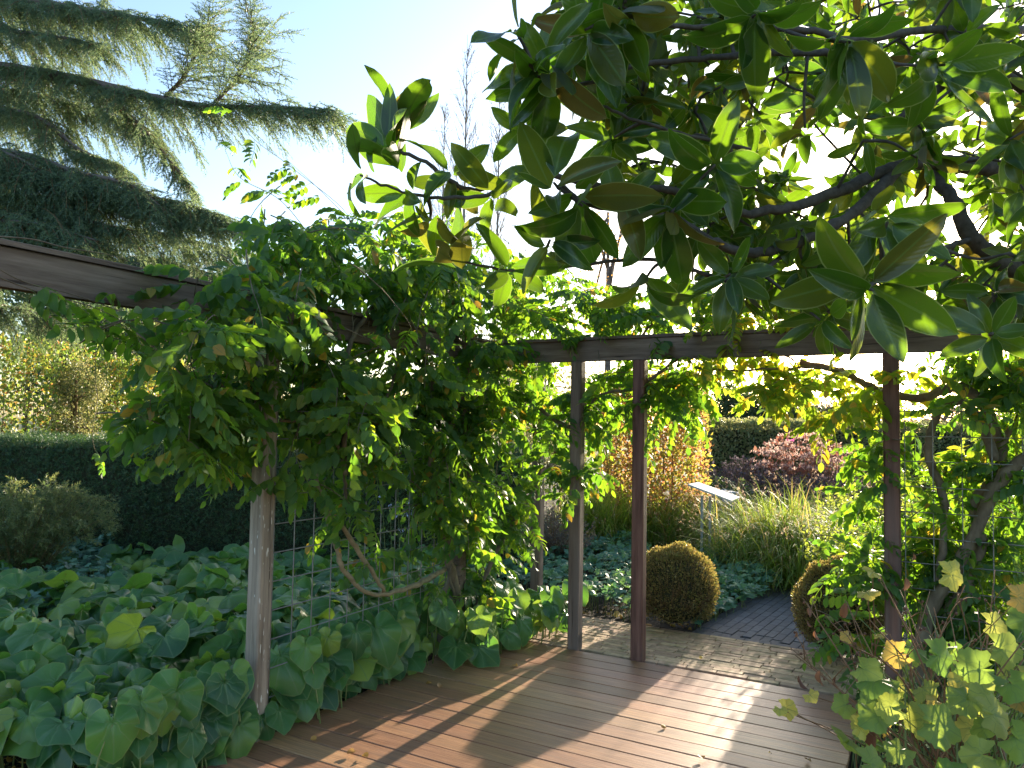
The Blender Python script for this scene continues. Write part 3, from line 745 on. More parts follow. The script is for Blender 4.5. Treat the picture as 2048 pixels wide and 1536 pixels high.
# the rest of the canopy
poly=[(1120,-80),(1130,120),(1200,330),(1330,420),(1380,560),(1560,620),(1760,640),(1900,600),(2200,720),(2200,-80)]
def inside(x,y,pl):
    r=False; n=len(pl)
    for i in range(n):
        x1,y1=pl[i]; x2,y2=pl[(i+1)%n]
        if (y1>y)!=(y2>y) and x<(x2-x1)*(y-y1)/(y2-y1)+x1: r=not r
    return r
gaps=[(1870,400,90,45),(1620,320,70,40),(1370,265,40,35),(1400,200,20,20),(1960,470,60,30),(1700,400,60,22),(1180,300,30,60)]
cnt=0
while cnt<540:
    x=rng.uniform(1120,2200); y=rng.uniform(-80,700)
    if not inside(x,y,poly): continue
    if any(((x-a)/c)**2+((y-b)/d)**2<1 for a,b,c,d in gaps): continue
    Y=rng.uniform(2.6,5.2); 
    if x<1500: Y=rng.uniform(2.5,3.6)
    if 1750<x<1980 and 380<y<620 and rng.random()<.5: continue
    ax=(rng.normal()*.5-.2,rng.normal()*.4-.15,rng.uniform(-.3,.9)); ros(x,y,Y,ax,int(rng.integers(4,9)),rng.uniform(.12,.20),droop=rng.uniform(.2,.9)); cnt+=1
part('twigs', tg, M['bark'], mg, kind='stuff')
mR=frames(np.array(mD),np.array(mU)); mpos=np.array(mpos)
foliage(mg, ML, M['magnolia'], mpos, mR, np.array(mS), rng.integers(0,len(ML),len(mpos)))

# ------------------------------------------------------------------ heart leaved bed
def heart(a):
    x=abs(a)/math.pi
    return float(np.interp(x,[0,.08,.25,.5,.72,.88,.96,1.],[1.,.93,.80,.70,.66,.58,.36,.12]))*(1+.035*math.sin(6.3*a+1)+.03*math.sin(13*a)+.02*math.sin(21*a+2))
BL=[radial_leaf(heart,27,(.35,.7,1.),cup=.18,wave=w_,k=k_,ph=p_,bend=b_,fold=f_) for w_,k_,p_,b_,f_ in ((.11,3,0,.15,.12),(.15,4,1,.45,.05),(.10,5,2,.6,.22),(.16,3,3,-.15,.3),(.12,6,4,.3,-.08),(.2,2,1,.15,.35),(.13,7,2,.5,.1))]
bed = thing('leafy_bed', 'bed of large heart shaped green leaves left of the deck', 'ground cover', (-2.2,5.2,-.05))
bp=[];bD=[];bU=[];bS=[]; pet=Geo()
def bleaf(p, d, up, s, stalk=True):
    qx,qy,qz=project(p+d*s*.4)
    if 478<qx<572 and qy<1418 and (p-C0)@Bd>-.12 and p[1]<4.3: return
    bp.append(p); bD.append(d); bU.append(up); bS.append(s)
    if stalk:
        root=np.array([p[0]+rng.normal()*.06-d[0]*.12,p[1]+rng.normal()*.06-d[1]*.12,-.05])
        tube(pet, spline(np.array([root,(root+p)/2+[0,0,.05]-d*.03,p]),5), [.005,.0045,.004,.0035,.003], 4)
edge_a = lambda : None
tries=0
while len(bp)<1050 and tries<20000:
    tries+=1
    y=2.3+6.0*rng.random()**1.3; x=rng.uniform(-6.2,1.2)
    p=np.array([x,y,0.]); a,b=ab_of(p)
    if y>7.75: continue
    lim = .02
    if b>lim: continue
    # front boundary towards the bottom left corner of the view
    px,py,_=project(np.array([x,y,.0]))
    if py>1590+ (px)*.10-60*rng.random() and px<430: continue
    if px<-300 : continue
    if a>.55 and b>-1.2: continue
    if px<215 and 6.3<y and rng.random()<.8: continue
    h=.20+.16*rng.random()+.05*math.sin(x*3.1)*math.cos(y*2.3)
    edge=min(1.,max(0.,-b/.35)); h*=(.55+.45*edge)
    if py>1400 and px<500: h*=.75
    az=rng.uniform(0,6.28)
    d=np.array([math.cos(az),math.sin(az),0])+np.array([.0,-.9,0]); 
    if b>-.35: d=d*.4+Bd*1.0
    d=unit(d+np.array([0,0,rng.uniform(-.75,-.1) if b>-.35 or py>1350 else rng.uniform(-.5,.35)]))
    up=unit(np.array([0,-.25,1.])+rng.normal(size=3)*.5)
    bleaf(np.array([x,y,h]), d, up, rng.uniform(.10,.205)*(1.0 if y<5 else .9))
# edge leaves spilling over the deck, and by the corner
for _ in range(210):
    a=rng.uniform(pA[0]-.9,.35); b=rng.uniform(-.1,.10)
    if a>-.9: b=rng.uniform(-.05,.42) ;
    if a>-.1: b=rng.uniform(.0,.66)
    p=AB(a,b,rng.uniform(.03,.42))
    d=unit(Bd*rng.uniform(.5,1)-Ad*rng.uniform(-.2,.9)+np.array([0,0,-rng.uniform(.5,1.8)])); up=unit(Bd*.8-Ad*.5+np.array([0,0,.8])+rng.normal(size=3)*.25)
    s=rng.uniform(.09,.20); p[2]=max(p[2], .03+s*abs(d[2])*.95)
    bleaf(p,unit(d+rng.normal(size=3)*.25),up,s)
bp=np.array(bp); bR_=frames(np.array(bD),np.array(bU))
foliage(bed, BL, M['bigleaf'], bp,bR_,np.array(bS),rng.integers(0,len(BL),len(bp)))
part('leaf_stalks', pet, M['greenstem'], bed, kind='stuff')

# ------------------------------------------------------------------ hedges and clipped shapes
def sprig(n=7, L=1., needle=.3, w=.05, seed=0, flat=.3):
    r=np.random.default_rng(seed); V=[(0,0,0),(L,0,0),(0,.015,0)]; F=[[0,1,2]]; U=[(0,.5)]*3
    for k in range(n):
        t=(k+.5)/n*L; s=1 if k%2 else -1; l=needle*(1-.5*t/L)
        d=np.array([.75,s*.8,r.normal()*flat]); d/=np.linalg.norm(d)
        q=np.array([t,0,0]); sd=np.array([w,0,w*.5*r.normal()]); i=len(V)
        V+= [q-sd/2,q+sd/2,q+d*l]; F.append([i,i+1,i+2]); U+=[(0,.5)]*3
    return dict(V=np.array([list(v) for v in V],float),F=[np.array(F)],U=np.array(U,float))
SP=[sprig(8,1.,.42,.12,s,.4) for s in range(4)]
def simple_leaf(W=.5, fold=.2):
    V=[(0,0,0),(.5,-W/2,fold*W),(1,0,0),(.5,W/2,fold*W)]; return dict(V=np.array(V,float),F=[np.array([[0,1,2],[0,2,3]])],U=np.array([(0,.5),(.5,0),(1,.5),(.5,1)],float))
SL=[simple_leaf(.5,.2),simple_leaf(.62,-.1),simple_leaf(.42,.4)]
OL=[leaf_grid(1.,.6,pinch(.7,.8),3,3,fold=.25,curl=.5)]

def surf_box(n, dims, faces='fltrb'):
    """random points on a box standing on z=0, centred in x,y. returns pts, normals"""
    sx,sy,sz=dims; area={'f':sx*sz,'b':sx*sz,'l':sy*sz,'r':sy*sz,'t':sx*sy}
    fs=list(faces); pr=np.array([area[f] for f in fs]); pr=pr/pr.sum(); c=rng.choice(len(fs),n,p=pr)
    u=rng.uniform(-.5,.5,n); v=rng.uniform(0,1,n); P_=np.zeros((n,3)); N=np.zeros((n,3))
    for k,f in enumerate(fs):
        m=c==k
        if f=='f': P_[m]=np.stack([u[m]*sx,np.full(m.sum(),-sy/2),v[m]*sz],-1); N[m]=(0,-1,0)
        if f=='b': P_[m]=np.stack([u[m]*sx,np.full(m.sum(),sy/2),v[m]*sz],-1); N[m]=(0,1,0)
        if f=='l': P_[m]=np.stack([np.full(m.sum(),-sx/2),u[m]*sy,v[m]*sz],-1); N[m]=(-1,0,0)
        if f=='r': P_[m]=np.stack([np.full(m.sum(),sx/2),u[m]*sy,v[m]*sz],-1); N[m]=(1,0,0)
        if f=='t': P_[m]=np.stack([u[m]*sx,(v[m]-.5)*sy,np.full(m.sum(),sz)],-1); N[m]=(0,0,1)
    return P_,N
def bumpy(p, amp, fr=3.):
    return amp*(np.sin(p[:,0]*fr*2.1+1)*np.cos(p[:,2]*fr*2.7)+np.sin(p[:,1]*fr*1.9+p[:,2]*fr*1.3)+.6*np.sin(p[:,0]*fr*5.3+p[:,2]*fr*4.7))/2.6
def hedge(name, label, cat, c, rot, dims, mat, temps, n, size, depth=.08, out=.6, faces='fltrb', core_in=.1, group=None, amp=.04, parts=0, up=0.4):
    t=thing(name,label,cat,c,group); Rz=rz(rot); c=np.array(c,float)
    pts,N=surf_box(n,dims,faces); pts=pts-N*(np.abs(rng.normal(size=(n,1)))*depth)+N*bumpy(pts,amp)[:,None]
    pts+=rng.normal(size=pts.shape)*.01
    d=unit(N*out+rng.normal(size=(n,3))*.6+np.array([0,0,up])); u=unit(N+rng.normal(size=(n,3))*.5)
    R=np.einsum('ij,njk->nik',Rz,frames(d,u)); pos=pts@Rz.T+c
    g=Geo(); scatter(g,temps,pos,R,size*rng.uniform(.6,1.25,n),rng.integers(0,len(temps),n)); part('foliage',g,mat,t,kind='stuff')
    if core_in:
        g=Geo(); place(g,box_t(dims[0]-2*core_in,dims[1]-2*core_in,dims[2]-core_in),Rz,c); part('core_or_branches',g,M['core'],t,smooth=False)  # solid dark box added inside the leaves so light cannot pass through
    else:
        g=Geo()
        for k in range(9):
            x0,y0=rng.uniform(-.4,.4,2)*np.array(dims[:2]); q=np.array([x0,y0,0]); e=np.array([x0*1.15,y0*1.15,dims[2]*rng.uniform(.6,.97)])
            tube(g,spline(np.array([q,(q+e)/2+rng.normal(size=3)*.08,e]),6)@Rz.T+c,np.linspace(.016,.005,6),5)
        part('core_or_branches',g,M['twig'],t,kind='stuff')
    return t
# yew hedge behind the bed
hL = P(-330, 900, 8.35); hR = P(1060, 900, 8.35)
hx0, hx1 = hL[0], hR[0]
hedge('yew_hedge','long low dark green clipped hedge behind the leafy bed','hedge',((hx0+hx1)/2,8.75,-.08),0.,(hx1-hx0,.8,1.47),M['yew'],SP,46000,.068,depth=.07,amp=.05,faces='flt',core_in=.09)
# clipped pillars
def pillar(label, px0, px1, pytop, Y, mat, n, size, depth_y=None, cat='hedge', rot=0., top=None, temps=None, name='clipped_pillar', zb=-.08, d_=.35):
    a=P(px0,pytop,Y); b=P(px1,pytop,Y); w_=abs(b[0]-a[0]); h=a[2]+.08
    dy=depth_y or w_
    return hedge(name,label,cat,((a[0]+b[0])/2,Y+dy/2,zb),rot,(w_,dy,h),mat,temps or OL,n,size,depth=d_,core_in=0,amp=.07,group='clipped beech and hornbeam pillars' if name=='clipped_pillar' else None)
pillar('yellow green clipped hornbeam block at the left edge behind the dark hedge',-120,103,668,13.5,M['beech'],10000,.085)
pillar('square clipped beech block with reddish top behind the dark hedge',192,318,712,15.5,M['beech'],8000,.085)
pillar('tall orange brown clipped beech block behind the info sign',1215,1425,745,10.6,M['copper'],15000,.07,depth_y=1.2,d_=.35)
hedge('clipped_hedge','small dark clipped hedge between the beech block and the vine leaves','hedge',tuple(P(350,870,13)*[1,1,0]+[0,0.5,-.08]),0,(.9,.8,1.62),M['darkleaf'],OL,2500,.05,depth=.05)
hedge('beech_hedge','long green brown hedge across the back of the right hand border','hedge',(P(1700,840,16.5)[0]+1.5,17,-.08),.03,(9.5,1.2,P(1600,843,16.5)[2]+.08),M['olive'],OL,30000,.075,depth=.1,faces='ft',core_in=.2,amp=.06)
# rounded yew mass above the beam
def crown(t, c, r, n, mat, temps, size, shell=.35, down=.0, name='foliage', core=.72, lumps=0, lump_r=.35, corem=None, cut=-1.):
    c=np.array(c,float); r=np.array(r,float)
    d=rdir(n); d[:,2]=np.where(d[:,2]<cut,-d[:,2],d[:,2]); rad=1-np.abs(rng.normal(size=n))*shell*.5
    rad=np.clip(rad,.2,1.05)*(1+.10*np.sin(d[:,0]*6+c[0])*np.cos(d[:,2]*7+c[1])+.05*np.sin(d[:,1]*13+d[:,2]*11))
    pos=c+d*rad[:,None]*r
    dd=unit(d+rng.normal(size=(n,3))*.7+np.array([0,0,-down])); u=unit(np.array([0,0,1.])+d*.5+rng.normal(size=(n,3))*.5)
    g=Geo(); scatter(g,temps,pos,frames(dd,u),size*rng.uniform(.6,1.3,n),rng.integers(0,len(temps),n)); part(name,g,mat,t,kind='stuff')
    if core:
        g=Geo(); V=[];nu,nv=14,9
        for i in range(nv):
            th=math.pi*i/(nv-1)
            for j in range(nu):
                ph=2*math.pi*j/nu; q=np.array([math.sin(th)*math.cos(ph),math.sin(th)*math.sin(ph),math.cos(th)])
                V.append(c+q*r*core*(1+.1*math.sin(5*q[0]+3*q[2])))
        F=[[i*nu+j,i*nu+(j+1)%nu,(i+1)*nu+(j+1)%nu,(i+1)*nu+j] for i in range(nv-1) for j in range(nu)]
        g.add(V,[np.array(F)]); part('core_or_branches',g,corem or M['core'],t)  # closed dark core, added to stop light coming through the crown
t=thing('clipped_yew','broad rounded dark green clipped yew rising behind the left beam','tree',P(340,560,30)*[1,1,0])
crown(t,P(340,640,30)+[0,0,-.5],(5.6,2.5,3.2),18000,M['yew'],SP,.24,shell=.15,core=.9)
# background trees and shrubs
def tree(name,label,cat,px,py,Y,rx,rz_,mat,n,size,trunk=True,core=.0,temps=None,group=None,barkm='cedarbark',ry=None,shell=.7):
    c=P(px,py,Y); t=thing(name,label,cat,(c[0],c[1],-.09),group)
    g=Geo(); k=8
    base=np.array([c[0],c[1],-.1]); tr=.035*rz_+.05
    tube(g,spline(np.array([base,base+[.05,0,(c[2])*.5],[c[0],c[1],c[2]+rz_*.5]]),10),np.linspace(tr,tr*.25,10),8,.04)
    for q in range(9):
        s=np.array([c[0],c[1],max(.4,c[2]-rz_*.6)+q*rz_*.13]); e=c+rdir(1)[0]*np.array([rx,ry or rx,rz_])*.85
        tube(g,spline(np.array([s,(s+e)/2+[0,0,.1*rx],e]),6),np.linspace(tr*.35,.008,6),5)
    part('trunk',g,M[barkm],t)
    # clumped crown
    N=max(6,n//350); pos=[];
    cc=c+rdir(N)*rng.uniform(.3,.95,(N,1))**.6*np.array([rx,ry or rx,rz_])*.82
    m=n//N
    P_=np.concatenate([q+rng.normal(size=(m,3))*np.array([rx,ry or rx,rz_])*.17 for q in cc])
    d=unit(rng.normal(size=P_.shape)+np.array([0,0,-.2])); u=unit(np.array([0,0,1.])+rng.normal(size=P_.shape)*.6)
    g=Geo(); T=temps or OL; scatter(g,T,P_,frames(d,u),size*rng.uniform(.6,1.3,len(P_)),rng.integers(0,len(T),len(P_))); part('crown',g,mat,t,kind='stuff')
    return t
bgt='trees beyond the hedges'
tree('conifer','dark blue green conifer behind the gap between the clipped blocks','tree',150,740,20,2.0,2.2,M['darkleaf'],9000,.12,group=bgt)
tree('shrub','pale twiggy shrub between the two clipped blocks on the left','shrub',150,810,14.2,.6,.95,M['olive'],6000,.05,barkm='twig')
tree('tree','olive green tree behind the reddish topped beech block','tree',330,690,22,2.6,2.4,M['olive'],9000,.11,group=bgt)
tree('shrub','yellow leaved shrub behind the dark hedge left of the grey post','shrub',430,830,12.5,.75,.55,M['beech'],5000,.06,barkm='twig')
tree('tree','yellow and orange small tree seen through the vine leaves above the dark hedge','tree',680,830,13,1.3,.8,M['copper'],6000,.06)
tree('tree','green tree behind the pergola corner','tree',1010,790,20,3.0,2.0,M['olive'],9000,.11,group=bgt)
tree('tree','tall orange leaved tree far behind the pergola corner','tree',1215,520,26,1.5,3.4,M['autumn'],3800,.07,group=bgt)
tree('shrub','rounded dark green shrub behind the back hedge, left one','shrub',1475,828,23,1.5,1.0,M['darkleaf'],9000,.11,barkm='twig')
tree('shrub','rounded dark green shrub behind the back hedge, right one','shrub',1585,835,24,1.0,1.1,M['darkleaf'],8000,.11,barkm='twig')
tree('shrub','low grey brown shrub behind the back hedge beside the right post','shrub',1700,838,25,2.4,.9,M['greybrown'],8000,.10,barkm='twig')
tree('shrub','bushy pale shrub seen through the right hand wire mesh','shrub',1890,880,20,2.4,1.6,M['greybrown'],9000,.1,barkm='twig')
tree('tree','dark evergreen tree far right behind the twisted vine','tree',2120,820,22,2.5,3.5,M['darkleaf'],9000,.13,group=bgt)
tree('tree','green shrubby tree behind the wire mesh and clipped hedge','tree',60,600,19,2.6,1.3,M['cedar'],9000,.12,group=bgt)
tree('shrub','pale green bush filling the gap under the right beam behind the reddish post','shrub',1120,860,12.5,1.2,.9,M['olive'],8000,.06,barkm='twig')

# bare trees against the sky
def bare(label, px, pybase, pytop, Y, w):
    top=P(px,pytop,Y); base=np.array([top[0]-.2,Y,-.1]); t=thing('bare_tree',label,'tree',base,'bare trees against the sky')
    g=Geo(); H=top[2]; tube(g,spline(np.array([base,[top[0],Y,H*.5],top]),14),np.linspace(.14,.006,14),6)
    part('trunk',g,M['greyb'],t); g=Geo()
    for k in range(70):
        z=H*rng.uniform(.3,.97); az=rng.uniform(0,6.28); L=(H-z)*.38*rng.uniform(.6,1.1)+.3
        d=unit(np.array([math.cos(az)*.42,math.sin(az)*.42,1.])); s=np.array([top[0],Y,z]); e=s+d*L
        c=spline(np.array([s,(s+e)/2+rng.normal(size=3)*.05*L,e]),6); tube(g,c,np.linspace(.016,.004,6),4)
        for q in range(7):
            i=rng.integers(1,5); dd=unit(d+rng.normal(size=3)*.45); f=c[i]+dd*L*rng.uniform(.2,.5); tube(g,[c[i],(c[i]+f)/2+rng.normal(size=3)*.03,f],[.008,.006,.003],3)
    part('twigs',g,M['greyb'],t,kind='stuff')
M['greyb']=rough_mat('pale_bark',(.2,.17,.16),(.3,.27,.25),20,.8,.2)
bare('taller bare tree rising behind the magnolia leaves',935,800,70,32,2)
bare('smaller bare tree left of the taller one',890,800,200,34,2)
bare('thin bare tree just right of the taller one',1000,800,150,33,2)

# ------------------------------------------------------------------ cedar
ced = thing('cedar_tree','large blue green cedar with drooping feathery branches at upper left','tree',(P(-420,900,12)[0],12.5,-.1))
def feather(seed,n=26,L=1.,nl=.19):
    r=np.random.default_rng(seed); V=[];F=[];U=[]
    def tri(a,b,c):
        i=len(V); V.extend([a,b,c]); F.append([i,i+1,i+2]); U.extend([(0,.5)]*3)
    tri(np.array([0,-.02,0]),np.array([0,.02,0]),np.array([L,0,-.1]))
    for k in range(n):
        t=k/n; q=np.array([t*L,0,-.12*t*t]); an=r.uniform(0,6.28); d=np.array([.75,math.cos(an),math.sin(an)*.8]); d/=np.linalg.norm(d)
        s=np.cross(d,r.normal(size=3)); s/=np.linalg.norm(s); tri(q-s*.022,q+s*.022,q+d*nl*(1-.45*t))
    return dict(V=np.array(V),F=[np.array(F)],U=np.array(U,float))
FT=[feather(s) for s in range(4)]
cp=[];cD=[];cU=[];cS=[]; ctw=Geo()
def cedar_limb(pts, r0, r1, lo=.35, hi=.9, dens=1., droop=.35, start=0., fs=.2, bare_=False, upb=0.):
    c=spline(np.array([P(x,y,Y) for x,y,Y in pts]), len(pts)*9); n=len(c)
    g=Geo(); tube(g,c,np.linspace(r0,r1,n),8,.05); part('branch',g,M['cedarbark'],ced)
    L=np.linalg.norm(np.diff(c,axis=0),axis=1).sum(); m=int(L/.062*dens)
    for k in range(m):
        t=start+(1-start)*(k+rng.random())/m; f=t*(n-1); i=min(int(f),n-2); p=c[i]+(c[i+1]-c[i])*(f-i); tg_=unit(c[i+1]-c[i])
        for sd in (-1,1):
            side=unit(np.cross(tg_,[0,0,1.]))*sd
            d=unit(side*rng.uniform(.25,1.)+tg_*rng.uniform(.5,1.1)+np.array([0,0,rng.uniform(-.45,.3)+upb])); l=rng.uniform(lo*.5,hi*1.15)*(1.25-.8*t)*1.35*(.45+.85*abs(math.sin(k*.33+sd*.6+len(pts)*1.7)))
            q=p.copy(); pts_=[q.copy()]; ns=max(4,int(l/.07))
            for s in range(ns):
                d=unit(d+np.array([0,0,-droop*.14])+rng.normal(size=3)*.05); q=q+d*l/ns; pts_.append(q.copy())
                for s2 in (-1,1):
                    if rng.random()<(.5 if s<2 else .08): continue
                    e=unit(np.cross(d,[0,0,1.]))*s2
                    fd=unit(e*rng.uniform(.4,1.1)+d*.8+np.array([0,0,rng.uniform(-1.1,.15)*droop*1.7]))
                    cp.append(q.copy()); cD.append(fd); cU.append(unit(np.array([0,0,1.])+rng.normal(size=3)*.3)); cS.append(fs*rng.uniform(.7,1.35))
            cp.append(q.copy()); cD.append(d); cU.append(np.array([0,0,1.])); cS.append(fs*.9)
            tube(ctw,pts_,np.linspace(.008,.003,len(pts_)),3)
g=Geo(); b=np.array(ced.location); tube(g,spline(np.array([b,b+[0,0,4],b+[.1,0,9]]),12),np.linspace(.5,.25,12),12,.04); part('trunk',g,M['cedarbark'],ced)
cedar_limb([(-420,60,12.3),(-150,110,11.5),(0,135,11),(130,155,10.6),(250,182,10.3),(400,212,10),(550,215,9.8),(660,222,9.6)],.13,.012,.3,.75,1.1,.5,.12)
cedar_limb([(330,195,10.1),(370,150,10),(395,100,10),(425,35,10)],.03,.006,.2,.55,1.3,.3)
cedar_limb([(430,205,9.9),(480,150,9.9),(505,100,9.9),(508,45,9.9)],.03,.006,.2,.6,1.3,.4)
cedar_limb([(-420,-80,12.3),(-100,-40,11.5),(60,0,11),(200,25,10.8),(330,45,10.5),(400,60,10.4)],.1,.01,.3,.8,1.,.5)
cedar_limb([(-200,40,11.4),(0,60,10.8),(120,75,10.6),(200,90,10.4)],.05,.01,.3,.7,1.,.6)
cedar_limb([(200,172,10.6),(270,240,10.2),(330,310,10),(385,375,9.9)],.03,.006,.2,.4,1.0,.7)
cedar_limb([(-420,200,12.2),(-100,215,11),(60,230,10.5),(160,300,10.2),(240,330,10)],.07,.01,.3,.6,.9,.6)
cedar_limb([(-420,300,12.2),(-100,300,10.5),(40,310,10),(150,345,9.8),(260,370,9.6),(330,420,9.5)],.09,.01,.35,.8,1.1,.6)
cedar_limb([(-420,420,12.2),(-100,390,10.4),(60,400,10),(220,400,10),(330,400,9.9),(440,430,9.8)],.09,.01,.3,.7,1.1,.6)
cedar_limb([(-300,350,10.4),(-60,345,9.9),(90,350,9.7),(200,370,9.6)],.05,.01,.4,.8,1.2,.7)
cedar_limb([(-300,400,10.2),(-60,420,9.6),(120,430,9.5),(250,460,9.5)],.05,.01,.4,.8,1.1,.7)
cedar_limb([(-300,150,12.2),(-60,170,11.6),(120,200,11.4),(300,260,11.3)],.05,.01,.4,.9,1.1,.7)
cedar_limb([(-300,-20,12.2),(-60,-10,11.6),(120,10,11.4),(250,30,11.3)],.05,.01,.4,.9,1.1,.7)
cedar_limb([(150,400,10.2),(300,410,10.1),(400,440,10),(500,455,10)],.03,.01,.3,.6,1.1,.6)
cedar_limb([(-300,430,9.6),(-60,440,9.2),(80,450,9.1),(190,480,9.1)],.05,.01,.4,.8,1.1,.6)
cedar_limb([(-300,260,10),(-60,290,9.6),(60,330,9.5),(130,400,9.5)],.05,.01,.4,.7,1.1,.7)
cedar_limb([(-420,480,12.2),(-100,440,10.2),(60,460,9.8),(160,470,9.6)],.07,.01,.3,.7,1.,.6)
cedar_limb([(-100,430,11),(100,450,11.4),(280,460,11.4),(420,490,11.4),(560,520,11.3)],.05,.01,.3,.7,.9,.6)
cedar_limb([(-420,700,12.4),(-150,600,12),(0,610,12),(120,640,12)],.05,.01,.4,.8,.8,.6)
cp=np.array(cp)
g=Geo(); scatter(g,FT,cp,frames(np.array(cD),np.array(cU)),np.array(cS),rng.integers(0,4,len(cp))); part('needles',g,M['cedar'],ced,kind='stuff')
part('twigs',ctw,M['twig'],ced,kind='stuff')
print('cedar feathers',len(cp))

# ------------------------------------------------------------------ round box bushes
def box_ball(label, px, py, w, h):
    base=G(px,py); t=thing('box_ball',label,'bush',(base[0],base[1],-.07),'clipped round box bushes')
    c=base+np.array([0,w*.45,h*.47]); r=np.array([w/2,w/2,h*.53])
    n=15000; d=rdir(n); d[:,2]=np.where(d[:,2]<-.75,-d[:,2],d[:,2]); rad=(1-np.abs(rng.normal(size=n))*.10)*(1+.07*np.sin(d[:,0]*7)*np.cos(d[:,2]*6)+.02*np.sin(d[:,1]*17+d[:,0]*15))
    pos=c+d*rad[:,None]*r; dd=unit(d*.8+np.array([0,0,.5])+rng.normal(size=(n,3))*.45); 
    g=Geo(); scatter(g,SL,pos,frames(dd,unit(rng.normal(size=(n,3)))),.019*rng.uniform(.6,1.5,n),rng.integers(0,3,n)); part('foliage',g,M['boxleaf'],t,kind='stuff')
    g=Geo()
    for k in range(620):
        q=rdir(1)[0]; q[2]=abs(q[2])*1.2-.3; q=unit(q); s=c+np.array([q[0]*.3,q[1]*.3,-.6])*r; e=c+q*r*(rng.uniform(.93,1.02) if k<500 else rng.uniform(1.02,1.10))
        tube(g,spline(np.array([s,(s+e)/2+q*r*.15,e]),4),[.004,.003,.0025,.0015],3)
    part('twigs',g,M['twig'],t,kind='stuff')
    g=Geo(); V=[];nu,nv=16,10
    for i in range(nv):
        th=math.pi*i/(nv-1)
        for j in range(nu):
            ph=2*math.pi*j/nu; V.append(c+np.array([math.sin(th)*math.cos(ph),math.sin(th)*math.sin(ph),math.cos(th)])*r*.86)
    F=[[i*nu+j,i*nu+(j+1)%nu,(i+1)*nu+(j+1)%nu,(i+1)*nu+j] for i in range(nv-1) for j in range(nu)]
    g.add(V,[np.array(F)]); part('core_or_branches',g,M['core'],t)  # solid dark ball added under the leaf shell as a light block
box_ball('bronze green clipped round bush left of the grey brick path',1366,1266,.70,.65)
box_ball('brownish clipped round bush right of the grey brick path',1715,1333,.64,.70)

# ------------------------------------------------------------------ low geranium cover
def lob(n,depth,rot=0): 
    return lambda a: (1-depth*(.5-.5*math.cos(a*n))) * (1. if abs(a)<2.7 else .35)
GL=[radial_leaf(lob(5,.45),13,(1.,),cup=c_,wave=.1,k=5,ph=p_) for c_,p_ in ((.25,0),(.1,1),(.4,2))]
def cover(name,label,cat,polyg,n,h0,h1,size,mat,temps,zoff=.0,parts=0):
    pts=[]; xs_=[G(*q)[:2] for q in polyg]
    lo=np.min(xs_,0); hi=np.max(xs_,0); pl_=[tuple(q) for q in xs_]
    c=np.mean(xs_,0); t=thing(name,label,cat,(c[0],c[1],-.07))
    while len(pts)<n:
        q=rng.uniform(lo,hi)
        if inside(q[0],q[1],pl_):
            hh=h0+(h1-h0)*(.5+.5*math.sin(q[0]*7)*math.cos(q[1]*6)); pts.append((q[0],q[1],hh*rng.uniform(.45,1.05)))
    pts=np.array(pts); d=unit(rng.normal(size=(n,3))*[1,1,.3]); u=unit(np.array([0,-.35,1.])+rng.normal(size=(n,3))*.35)
    R=frames(d,u); S=size*rng.uniform(.6,1.25,n); ch=rng.integers(0,len(temps),n)
    g=Geo(); scatter(g,temps,pts,R,S,ch); part('foliage',g,mat,t,kind='stuff')
    g=Geo()
    for k in range(0,n,3):
        q=pts[k]; tube(g,[(q[0]+rng.normal()*.03,q[1]+rng.normal()*.03,-.06),tuple(q)],[.003,.0015],3)
    part('stalks',g,M['greenstem'],t,kind='stuff'); return t
cover('geranium_patch','low blue green geranium patch behind the yellow brick path left of the round bush','ground cover',[(930,1185),(1060,1195),(1150,1215),(1285,1245),(1300,1150),(1290,1085),(1080,1060),(930,1080)],3400,.12,.26,.045,M['geranium'],GL)
cover('geranium_patch','low blue green geranium patch left of the grey brick path under the tall grass','ground cover',[(1390,1262),(1440,1240),(1500,1210),(1560,1180),(1570,1150),(1450,1120),(1400,1120)],1700,.12,.25,.045,M['geranium'],GL)
cover('ivy_patch','dark bluish ivy between the feathery shrub and the leafy bed','ground cover',[(-150,1330),(60,1290),(250,1210),(230,1120),(-200,1120)],2600,.25,.42,.045,M['ivy'],GL)

